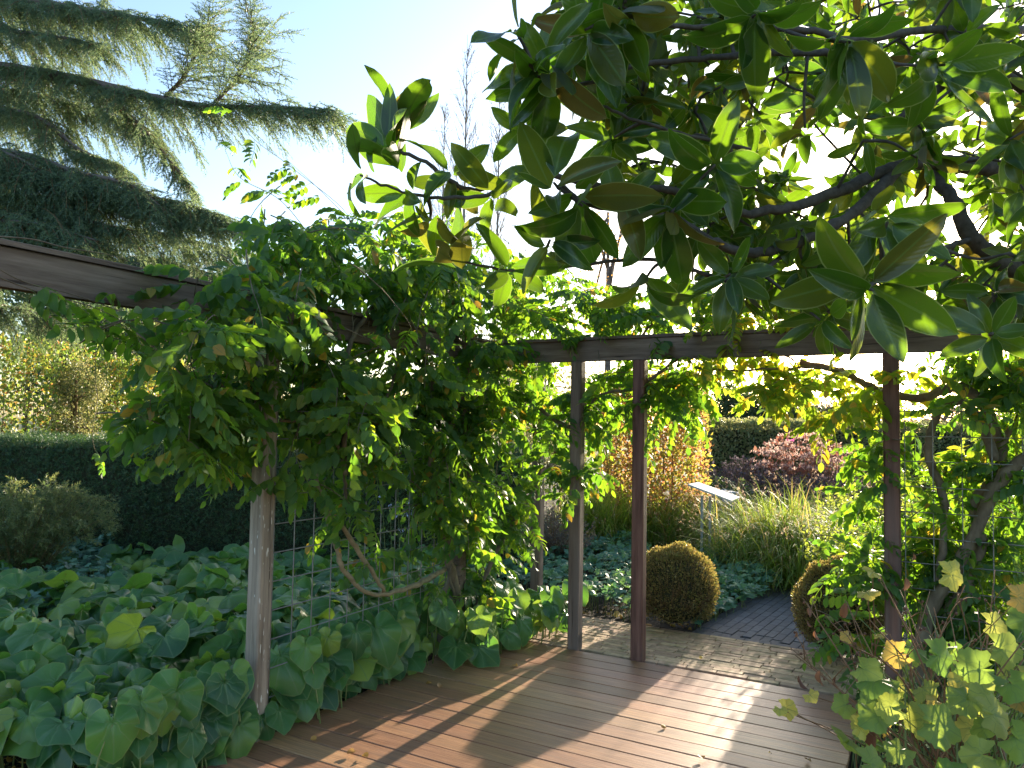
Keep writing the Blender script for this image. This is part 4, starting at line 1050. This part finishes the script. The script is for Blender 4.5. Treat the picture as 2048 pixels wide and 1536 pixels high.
# ------------------------------------------------------------------ grasses, border plants
def blades(t, c, n, L, spread, mat, name, wd=.009, droop=1.3, seed_heads=0, headmat=None, lean=(0,0)):
    m=7; V=np.zeros((n,m,2,3)); tipd=[]
    az=rng.uniform(0,2*np.pi,n); el=rng.uniform(.7,1.45,n); l=L*rng.uniform(.55,1.1,n)
    p=np.stack([c[0]+rng.normal(size=n)*spread*.35,c[1]+rng.normal(size=n)*spread*.35,np.full(n,-.05)],-1)
    d=np.stack([np.cos(az)*np.cos(el)+lean[0],np.sin(az)*np.cos(el)+lean[1],np.sin(el)],-1); d=unit(d)
    dr=rng.uniform(.5,1.3,n)*droop
    for k in range(m):
        sd=unit(np.cross(d,[0,0,1.])+1e-6); ww=wd*(1-(k/(m-1))**2)+.0006
        V[:,k,0]=p-sd*ww/2; V[:,k,1]=p+sd*ww/2
        if k==m-1: break
        p=p+d*(l/(m-1))[:,None]
        hz=unit(d*[1,1,0]+1e-6); d=unit(d+(np.array([0,0,-1.])*(.40*dr)[:,None]+hz*.05)*(k/(m-1)+.12)*1.4)
        p[:,2]=np.maximum(p[:,2],.02)
    base=(np.arange(n)*m*2)[:,None]; F=np.concatenate([base+np.array([[2*k,2*k+1,2*k+3,2*k+2]]) for k in range(m-1)])
    g=Geo(); g.add(V.reshape(-1,3),[F]); part(name,g,mat,t,kind='stuff')
    if seed_heads:
        sel=rng.choice(n,seed_heads); tips=V[sel,m-1].mean(1)+np.array([0,0,.04]); dirs=unit(V[sel,m-1].mean(1)-V[sel,m-3].mean(1)+np.array([0,0,.25]))
        k=14; pos=np.repeat(tips,k,0)+np.repeat(dirs,k,0)*rng.uniform(0,.2,(len(tips)*k,1))+rng.normal(size=(len(tips)*k,3))*.012
        g=Geo(); dd=unit(np.repeat(dirs,k,0)+rng.normal(size=(len(pos),3))*.5); scatter(g,[simple_leaf(.16,.1)],pos,frames(dd,rdir(len(pos))),rng.uniform(.02,.045,len(pos)),np.zeros(len(pos),int)); part('seed_heads',g,headmat or M['plume'],t,kind='stuff')
def grass_clump(label, px, py, L, spread, n, heads=120, lean=(0,0), droop=1.3):
    c=G(px,py); t=thing('ornamental_grass',label,'grass clump',(c[0],c[1],-.07),'ornamental grasses in the border')
    blades(t,c,n,L,spread,M['grass'],'blades',wd=.013,seed_heads=heads,lean=lean,droop=droop)
grass_clump('golden green ornamental grass directly behind the info sign legs',1375,1088,.95,.6,1700,110)
grass_clump('wide arching ornamental grass spilling over the end of the grey brick path',1565,1142,1.2,.8,4200,110,lean=(.05,-.2),droop=1.9)
grass_clump('low green ornamental grass hanging over the right end of the grey brick path',1625,1165,1.0,.6,1900,90,lean=(.0,-.2),droop=1.9)
grass_clump('golden ornamental grass mound in the middle behind the sign panel',1490,1105,1.0,.7,2400,200,droop=1.5)
grass_clump('pinkish topped ornamental grass right of the arching clump',1650,1095,1.05,.6,1200,120)
grass_clump('tall green ornamental grass between the two middle posts',1195,1085,1.15,.6,1600,60)
grass_clump('small grass clump left of the info sign',1320,1085,.8,.5,900,90)

def perennials(name,label,c,rad,h,n,mat_s,mat_l,mat_h,head,leafn=8,leafs=.05,hs=.03,hk=10):
    t=thing(name,label,'plant',(c[0],c[1],-.07)); gs=Geo(); lp=[];ld=[];hp=[];hd=[]
    for k in range(n):
        az=rng.uniform(0,6.28); r=rad*math.sqrt(rng.random()); s=np.array([c[0]+r*.6*math.cos(az),c[1]+r*.6*math.sin(az),-.05]); H=h*rng.uniform(.75,1.05)*(1-.25*(r/rad)**2)
        e=s+np.array([math.cos(az)*r*.5,math.sin(az)*r*.5,H]); cu=spline(np.array([s,(s+e)/2+rng.normal(size=3)*.02,e]),6); tube(gs,cu,np.linspace(.004,.002,6),3)
        for q in range(leafn):
            i=rng.integers(1,6); lp.append(cu[i]+rng.normal(size=3)*.01); ld.append(unit(rng.normal(size=3)+[0,0,.2]))
        for q in range(hk):
            if head=='plate': hp.append(e+rng.normal(size=3)*[.045,.045,.012]); hd.append(unit(rng.normal(size=3)*.5+[0,0,1.]))
            else: hp.append(e+np.array([0,0,-q*.018])+rng.normal(size=3)*.006); hd.append(unit(rng.normal(size=3)*.8+[0,0,.6]))
    part('stems',gs,M[mat_s] if isinstance(mat_s,str) else mat_s,t,kind='stuff')
    if lp:
        lp=np.array(lp); g=Geo(); scatter(g,OL,lp,frames(np.array(ld),rdir(len(lp))),leafs*rng.uniform(.6,1.3,len(lp)),np.zeros(len(lp),int)); part('leaves',g,M[mat_l],t,kind='stuff')
    hp=np.array(hp); g=Geo(); scatter(g,SL,hp,frames(np.array(hd),rdir(len(hp))),hs*rng.uniform(.6,1.3,len(hp)),rng.integers(0,3,len(hp))); part('flower_heads',g,M[mat_h],t,kind='stuff')
    return t
def at(px,Y): p=P(px,850,Y); return np.array([p[0],p[1],0])
perennials('tall_perennial','large bush of faded pink flower heads on red stems before the back hedge',at(1615,13.),.85,1.62,190,'drystem','redstem','pinkhead','plate',12,.09,.045,16)
perennials('perennial','dark seed spikes left of the pink headed bush',at(1490,12.6),.75,1.15,320,'drystem','purple','purple','spike',9,.06,.03,12)
perennials('perennial','dark seed spikes in front of the pink headed bush',at(1640,11.8),.75,1.0,320,'drystem','purple','purple','spike',9,.06,.03,12)
perennials('perennial','pale straw coloured perennials right of the pink headed bush',at(1715,12.8),.6,1.35,200,'twig','olive','plume','spike',10,.06,.03,8)
perennials('perennial','dark seed spikes beside the right hand post',at(1730,11.5),.5,1.0,200,'drystem','purple','purple','spike',9,.06,.03,12)
perennials('perennial','green leafy perennials behind the blue bin',at(1450,11.8),.5,.9,200,'greenstem','darkleaf','purple','spike',9,.07,.03,4)
perennials('flower','single tall pink flower above the pink headed bush',at(1583,13.2),.05,1.78,1,'greenstem','shrub','pink','plate',5,.07,.05,18)
perennials('flower','single red flower sticking up over the dark left hedge',P(172,895,9.0)*[1,1,0],.02,1.58,1,'greenstem','shrub','redfl','plate',4,.05,.04,10)
perennials('aster','pale blue daisy flowers seen through the wire mesh beside the corner vine',onA(800,1030,-.6)*[1,1,0],.2,1.25,10,'greenstem','wisteria','blue','plate',10,.05,.025,8)
def bush(name,label,c,rad,h,n,mat,ls=.05,stems_=30,spiky=1.0,sm='greenstem',temps=None):
    t=thing(name,label,'shrub',(c[0],c[1],-.07)); gs=Geo(); lp=[];ld=[]
    for k in range(stems_):
        az=rng.uniform(0,6.28); r=rad*math.sqrt(rng.random()); s=np.array([c[0]+r*.25*math.cos(az),c[1]+r*.25*math.sin(az),-.05]); H=h*rng.uniform(.6,1.05)*(1-.3*(r/rad)**2)
        e=s+np.array([math.cos(az)*r*.9,math.sin(az)*r*.9,H]); cu=spline(np.array([s,(s+e)/2+rng.normal(size=3)*.03+[0,0,.05],e]),12); tube(gs,cu,np.linspace(.006,.0015,12),4)
        for q in range(n//stems_):
            f=rng.uniform(1.5,10.9); i=int(f); p=cu[i]+(cu[i+1]-cu[i])*(f-i); side=rdir(1)[0]; tg_=unit(cu[i+1]-cu[i])
            rr=.10*(1-i/14)*spiky; p=p+side*rr*rng.random(); lp.append(p); ld.append(unit(side+tg_*.6))
    part('stems',gs,M[sm],t,kind='stuff'); lp=np.array(lp); T=temps or OL
    g=Geo(); scatter(g,T,lp,frames(np.array(ld),unit(rng.normal(size=lp.shape)*.5+[0,0,1.])),ls*rng.uniform(.6,1.3,len(lp)),rng.integers(0,len(T),len(lp))); part('leaves',g,M[mat],t,kind='stuff'); return t
bush('shrub','light green upright shrub beside the right round bush',G(1700,1212),.4,1.05,2000,'shrub',.045,50)
bush('shrub','light green shrub behind the grass right of the grey path',G(1735,1130),.6,1.15,3000,'shrub',.05,55)
bush('shrub','dark twiggy shrub behind the geraniums between two posts',G(1110,1120),.5,.75,3500,'greybrown',.04,70,sm='drystem')
bush('shrub','green bush behind the tall grass between the middle posts',G(1250,1075),.6,1.0,3500,'shrub',.045,60)
bush('shrub','leafy green shrub filling the space behind the right hand wire mesh',P(1930,850,6.2)*[1,1,0],.8,1.5,4200,'wisteria',.07,60)
bush('shrub','yellow green shrub at the far right edge behind the vine trunks',P(2090,850,7.5)*[1,1,0],1.0,1.9,4200,'shrub',.07,60)
bush('shrub','bright green shrub behind the far right post beyond the vine',P(1830,850,8.5)*[1,1,0],.9,1.3,3600,'shrub',.06,60)
# feathery shrub on the left
cf=P(40,1100,6.9)*[1,1,0]
t=thing('feathery_shrub','feathery grey green shrub in front of the dark hedge at the left edge','shrub',(cf[0],cf[1],-.07))
g=Geo(); pp=[];dd=[]
for k in range(110):
    az=rng.uniform(0,6.28); r=rng.uniform(.2,.75); e=cf+np.array([math.cos(az)*r,math.sin(az)*r*.6,rng.uniform(.65,1.05)*(1.08-.35*r)])
    s=cf+np.array([math.cos(az)*.05,math.sin(az)*.05,-.05]); cu=spline(np.array([s,(s+e)/2+[0,0,.14],e,e+np.array([math.cos(az)*.12,math.sin(az)*.12,-.03])]),14); tube(g,cu,np.linspace(.004,.001,14),3)
    for i in range(3,14):
        for q in range(4):
            pp.append(cu[i]+rng.normal(size=3)*.012); dd.append(unit(unit(cu[i]-cu[i-1])*.6+rdir(1)[0]*.8))
part('stems',g,M['twig'],t,kind='stuff'); pp=np.array(pp)
g=Geo(); scatter(g,SP,pp,frames(np.array(dd),rdir(len(pp))),rng.uniform(.05,.11,len(pp)),rng.integers(0,4,len(pp))); part('foliage',g,M['fern'],t,kind='stuff')

# ------------------------------------------------------------------ info sign and bin
sb = G(1410,1135)
sgn = thing('information_sign','slanted white topped information sign on two thin grey steel legs','sign',(sb[0],sb[1],-.06))
Ysg = sb[1]
c1=P(1404,1000,Ysg); c2=P(1421,1003,Ysg-.0)
for px in (1404,1420):
    q=P(px,1000,Ysg+(0 if px<1410 else .12)); g=Geo(); place(g,box_t(.026,.026,q[2]+.12),rz(-.5),(q[0],q[1],-.07)); part('leg',g,M['steel'],sgn,smooth=False)
qa=P(1404,1108,Ysg); qb=P(1420,1100,Ysg+.12); g=Geo(); tube(g,[qa,qb],.007,6); part('crossbar',g,M['steel'],sgn)
# panel: four corners traced at their own depths
k1=P(1376,968,Ysg-.05); k2=P(1397,964,Ysg+.16); k3=P(1480,994,Ysg+.12); k4=P(1464,1001,Ysg-.12)
nrm=unit(np.cross(k2-k1,k4-k1)); nrm=nrm if nrm[2]>0 else -nrm
top=np.array([k1,k2,k3,k4]); bot=top-nrm*.022
g=Geo(); g.add(np.concatenate([top,bot]),[np.array([[0,1,2,3],[7,6,5,4],[0,4,5,1],[1,5,6,2],[2,6,7,3],[3,7,4,0]])]); part('panel',g,M['panel'],sgn,smooth=False)
cb=P(1446,985,11.0)
bn=thing('bin','blue grey bin with a lid behind the information sign','bin',(cb[0],cb[1],-.07))
g=Geo(); tb=box_t(.27,.27,.6,.02); tb['V'][:8,:2]*=.82; place(g,tb,rz(.3),(cb[0],cb[1],-.07)); part('body',g,M['binblue'],bn,smooth=False)
g=Geo(); place(g,box_t(.32,.32,.05,.012),rz(.3),(cb[0],cb[1],.532)); part('lid',g,M['binblue'],bn,smooth=False)
g=Geo(); tube(g,[(cb[0]-.05,cb[1]-.05,.585),(cb[0]-.03,cb[1]-.05,.61),(cb[0]+.03,cb[1]-.05,.61),(cb[0]+.05,cb[1]-.05,.585)],.008,6); part('handle',g,M['binblue'],bn)
bz=cb[2]-.05; 
for ch_ in (bn,): ch_.location.z = bz-.58
stv=Geo(); tube(stv,[(cb[0],cb[1],-.07),(cb[0],cb[1],bz-.5)],.05,8); part('stand',stv,M['binblue'],bn); 
for ch_ in bn.children:
    if ch_.name.startswith('stand'): ch_.data.transform(Matrix.Translation((0,0,0)))

# ------------------------------------------------------------------ foreground anemone
def maple(a):
    n=5; x=(a/ (2*math.pi)); base=.80+.20*math.cos(a*2.5)**2 if abs(a)<2.6 else .55
    return base*(1+.06*math.sin(a*23)+.03*math.sin(a*41+1))*(.25 if abs(a)>3.0 else 1)
AL_=[radial_leaf(maple,41,(.5,1.),cup=c_,wave=w_,k=5,ph=p_,bend=b_,fold=f_) for c_,w_,p_,b_,f_ in ((.2,.05,0,.1,.1),(.1,.09,1,.4,0),(.35,.05,2,.2,.25),(.1,.12,4,-.1,.1))]
an=thing('anemone_plant','tall lobed leaved plant with brown stems and fading leaves at the lower right','plant',G(1900,1700)*[1,1,1]+[0,.0,-.07])
aroot=np.array(an.location); ap=[];aD=[];aU=[];aS=[];yp=[];yD=[];yU=[];yS=[]
st=Geo(); stg=Geo()
def stem_to(e, g, r0=.003, r1=.0015, bow=.08, root=None):
    root=aroot+np.array([rng.uniform(-.25,.45),rng.uniform(-.1,.5),0]) if root is None else root
    m=(root+e)/2+np.array([rng.normal()*.04,rng.normal()*.04,bow]); c=spline(np.array([root,m,e]),10); tube(g,c,np.linspace(r0,r1,10),4); return c
def aleaf(px,py,Y,s,yel=False,ax=None,dn=-.25):
    p=P(px,py,Y); stem_to(p,st if not yel else stg)
    az=rng.uniform(0,6.28); d=unit(np.array([math.cos(az),math.sin(az)-.4,dn]) if ax is None else M3@np.array(ax,float)); up=unit(CAM-p+np.array([0,0,.9])+rng.normal(size=3)*.35)
    (yp if yel else ap).append(p); (yD if yel else aD).append(d); (yU if yel else aU).append(up); (yS if yel else aS).append(s*(.8 if not yel else .72))
for q in [(1875,1450,1.9,.075),(1700,1480,2.0,.07),(1960,1340,2.1,.085),(1990,1430,1.9,.07),(1780,1420,2.05,.055),(1770,1360,2.2,.06),(1900,1310,2.3,.06),(2010,1300,2.2,.07),(1850,1380,2.1,.05),(1745,1530,1.8,.06),
          (1960,1510,1.8,.06),(2030,1370,2.0,.07),(1900,1560,1.8,.07),(1690,1410,2.1,.045),(2040,1480,1.8,.07),(1830,1300,2.3,.055),(1990,1250,2.4,.06),(2050,1240,2.4,.07),(1930,1400,2.0,.06),(1800,1500,1.9,.05)]:
    aleaf(*q)
for q in [(1695,1272,2.4,.035),(1905,1150,2.3,.07),(2040,1195,2.2,.06),(1735,1185,2.5,.055),(1745,1145,2.6,.05),(1575,1418,2.2,.045),(1760,1270,2.4,.03),(1620,1390,2.2,.035),(1990,1560,1.8,.06),(1560,1418,2.15,.03)]:
    aleaf(*q,yel=True)
for k in range(70):
    x=rng.uniform(1720,2120); y=rng.uniform(1290,1600); aleaf(x,y,rng.uniform(1.9,2.9),rng.uniform(.035,.065),yel=rng.random()<.12)
# brown leaning stems with seed heads
heads=Geo()
for e in [(1605,1195),(1650,1230),(1590,1310),(1580,1295),(1690,1200),(1800,1180),(1760,1150),(1860,1180),(1990,1140),(1680,1280),(1740,1240),(1900,1230),(2000,1220),(1870,1260),(1640,1330),(1930,1170)]:
    p=P(e[0],e[1],rng.uniform(2.1,2.7)); root=P(rng.uniform(1830,1960),1600,2.2); c=stem_to(p,stg,.0042,.0014,.1*rng.random(),root)
    for b_ in range(3):
        i=rng.integers(5,9); f=c[i]+unit(c[i+1]-c[i]+rng.normal(size=3)*.02)*.0+np.array([rng.normal()*.05,rng.normal()*.05,rng.uniform(.0,.09)]); tube(stg,spline(np.array([c[i],(c[i]+f)/2+[0,0,.01],f]),5),np.linspace(.0018,.001,5),3)
        V=[];nu,nv=6,4; r_=.005
        for a1 in range(nv):
            for b1_ in range(nu):
                th=math.pi*a1/(nv-1); ph=2*math.pi*b1_/nu; V.append(f+np.array([math.sin(th)*math.cos(ph),math.sin(th)*math.sin(ph),math.cos(th)])*r_)
        heads.add(V,[np.array([[a1*nu+b1_,a1*nu+(b1_+1)%nu,(a1+1)*nu+(b1_+1)%nu,(a1+1)*nu+b1_] for a1 in range(nv-1) for b1_ in range(nu)])])
for k in range(80):
    p=P(rng.uniform(1680,2120),rng.uniform(1200,1480),rng.uniform(2.1,2.9)); stem_to(p,st if rng.random()<.55 else stg,.0035,.0018,.05*rng.random(),P(rng.uniform(1800,2050),1620,rng.uniform(2.0,2.6)))
part('green_stems',st,M['greenstem'],an,kind='stuff'); part('brown_stems',stg,M['drystem'],an,kind='stuff'); part('seed_heads',heads,M['dryleaf'],an,kind='stuff')
foliage(an,AL_,M['anemone'],np.array(ap),frames(np.array(aD),np.array(aU)),np.array(aS),rng.integers(0,4,len(ap)))
foliage(an,AL_,M['yellowleaf'],np.array(yp),frames(np.array(yD),np.array(yU)),np.array(yS),rng.integers(0,4,len(yp)),name='yellow_leaf')
# shrivelled hanging leaves
hl=leaf_grid(1.,.42,pinch(.8,.9),6,5,fold=.9,curl=.8,wave=.12,ph=1)
hp=[];hD=[];hS=[]
for (x,y,Y,s) in [(1733,1420,2.1,.085),(1745,1450,2.1,.075),(1598,1350,2.2,.045),(1640,1340,2.2,.05),(1672,1355,2.2,.03),(1630,1260,2.3,.035),(1615,1215,2.4,.03),(1690,1205,2.5,.06),(1812,1155,2.4,.045),(1826,1105,2.5,.035),(1615,1240,2.4,.025),(1592,1262,2.4,.025)]:
    hp.append(P(x,y,Y)); hD.append(unit([rng.normal()*.2,rng.normal()*.2,-1.])); hS.append(s)
foliage(an,[hl],M['dryleaf'],np.array(hp),frames(np.array(hD),rdir(len(hp))),np.array(hS),np.zeros(len(hp),int),name='shrivelled_leaf')
# low leafy plant by the deck edge
cover('low_plant','small green leaved plant at the lower right corner of the deck','plant',[(1700,1560),(1720,1470),(1750,1400),(1900,1400),(2300,1600)],900,.05,.25,.04,M['wisteria'],OL)
cover('low_plant','small leafy plants under the right hand vine beside the path','plant',[(1740,1365),(1800,1300),(1850,1290),(2300,1330),(2300,1500),(1900,1420)],1000,.05,.3,.05,M['shrub'],OL)
bush('leafy_shoot','leafy green shoots growing behind the right post above the path',AB(.25,p1787[1]+.45),.35,.9,900,'wisteria',.055,25)

# ------------------------------------------------------------------ fallen leaves
fl=[radial_leaf(lambda a: float(np.interp(abs(a)/math.pi,[0,.5,1],[1,.55,.3])),11,(.5,1.),cup=c_,wave=w_,k=2,ph=p_) for c_,w_,p_ in ((-.3,.15,0),(-.1,.25,1),(.3,.15,2))]
fme=[]
for q in fl:
    g=Geo(); g.add(q['V'],q['F'],q['U']); fme.append(g.mesh('fallen_leaf',M['fallen']))
spots=[(705,1504,.035,'yellow fallen leaf lying on the deck near the bottom edge of the view'),(728,1512,.028,'orange fallen leaf on the deck right beside the yellow one near the bottom'),(856,1362,.035,'orange fallen leaf at the deck edge under the heart leaves'),
 (880,1374,.03,'yellow fallen leaf just in front of the orange one at the leafy deck edge'),(1032,1330,.03,'small yellow fallen leaf at the far left of the deck beside the corner leaves'),(1404,1314,.025,'small yellow fallen leaf on the yellow brick path'),
 (1406,1516,.028,'bright yellow fallen leaf on the sunny middle of the deck'),(1618,1520,.028,'yellow fallen leaf on the deck at its lower right'),(1330,1452,.025,'pale curled fallen leaf on a board gap in the middle of the deck'),
 (625,1480,.025,'green yellow fallen leaf beside the grey post foot'),(1238,1232,.07,'large yellow fallen leaf on the soil between the two middle posts'),(1300,1248,.045,'yellow fallen leaf at the left foot of the round bush'),(1342,1252,.04,'pale yellow fallen leaf under the front of the round bush'),
 (1540,1505,.015,'tiny brown fallen leaf on the lower part of the deck')]
for k,(x,y,s,lb) in enumerate(spots):
    zz=.012 if k not in (10,11,12) else -.03
    p=G(x,y,zz); o=link('fallen_leaf',fme[k%3]); o.location=tuple(p); o.scale=(s,s,s); o.rotation_euler=(random.uniform(-.3,.3),random.uniform(-.3,.3),random.uniform(0,6)); tag(o,lb,'fallen leaf','fallen leaves')
# litter on the soil at bottom left and along the beds
n=420; pts=[]
while len(pts)<n:
    x=rng.uniform(-200,450); y=rng.uniform(1450,1640); pts.append(G(x,y,-.04))
while len(pts)<n+140:
    x=rng.uniform(930,1400); y=rng.uniform(1205,1285); a,b=ab_of(G(x,y))
    if a>W_y+.05: pts.append(G(x,y,-.045))
pts=np.array(pts); g=Geo(); scatter(g,fl,pts,frames(unit(rng.normal(size=(len(pts),3))*[1,1,.15]),unit(rng.normal(size=(len(pts),3))*.3+[0,0,1.])),rng.uniform(.012,.035,len(pts)),rng.integers(0,3,len(pts)))
o=link('leaf_litter',g.mesh('leaf_litter',M['fallen']),kind='stuff'); tag(o,'scattered yellow and brown dead leaves on bare soil at the lower left','leaf litter')
n=2600; q=np.array([G(rng.uniform(-300,470),rng.uniform(1440,1680),-.06) for _ in range(n)])
g=Geo(); scatter(g,SP,q,frames(unit(rng.normal(size=(n,3))*[1,1,.4]+[0,0,.35]),rdir(n)),rng.uniform(.02,.045,n),rng.integers(0,4,n)); o=link('moss',g.mesh('moss',M['fern']),kind='stuff'); tag(o,'mossy low growth between dead leaves at the lower left corner','moss')
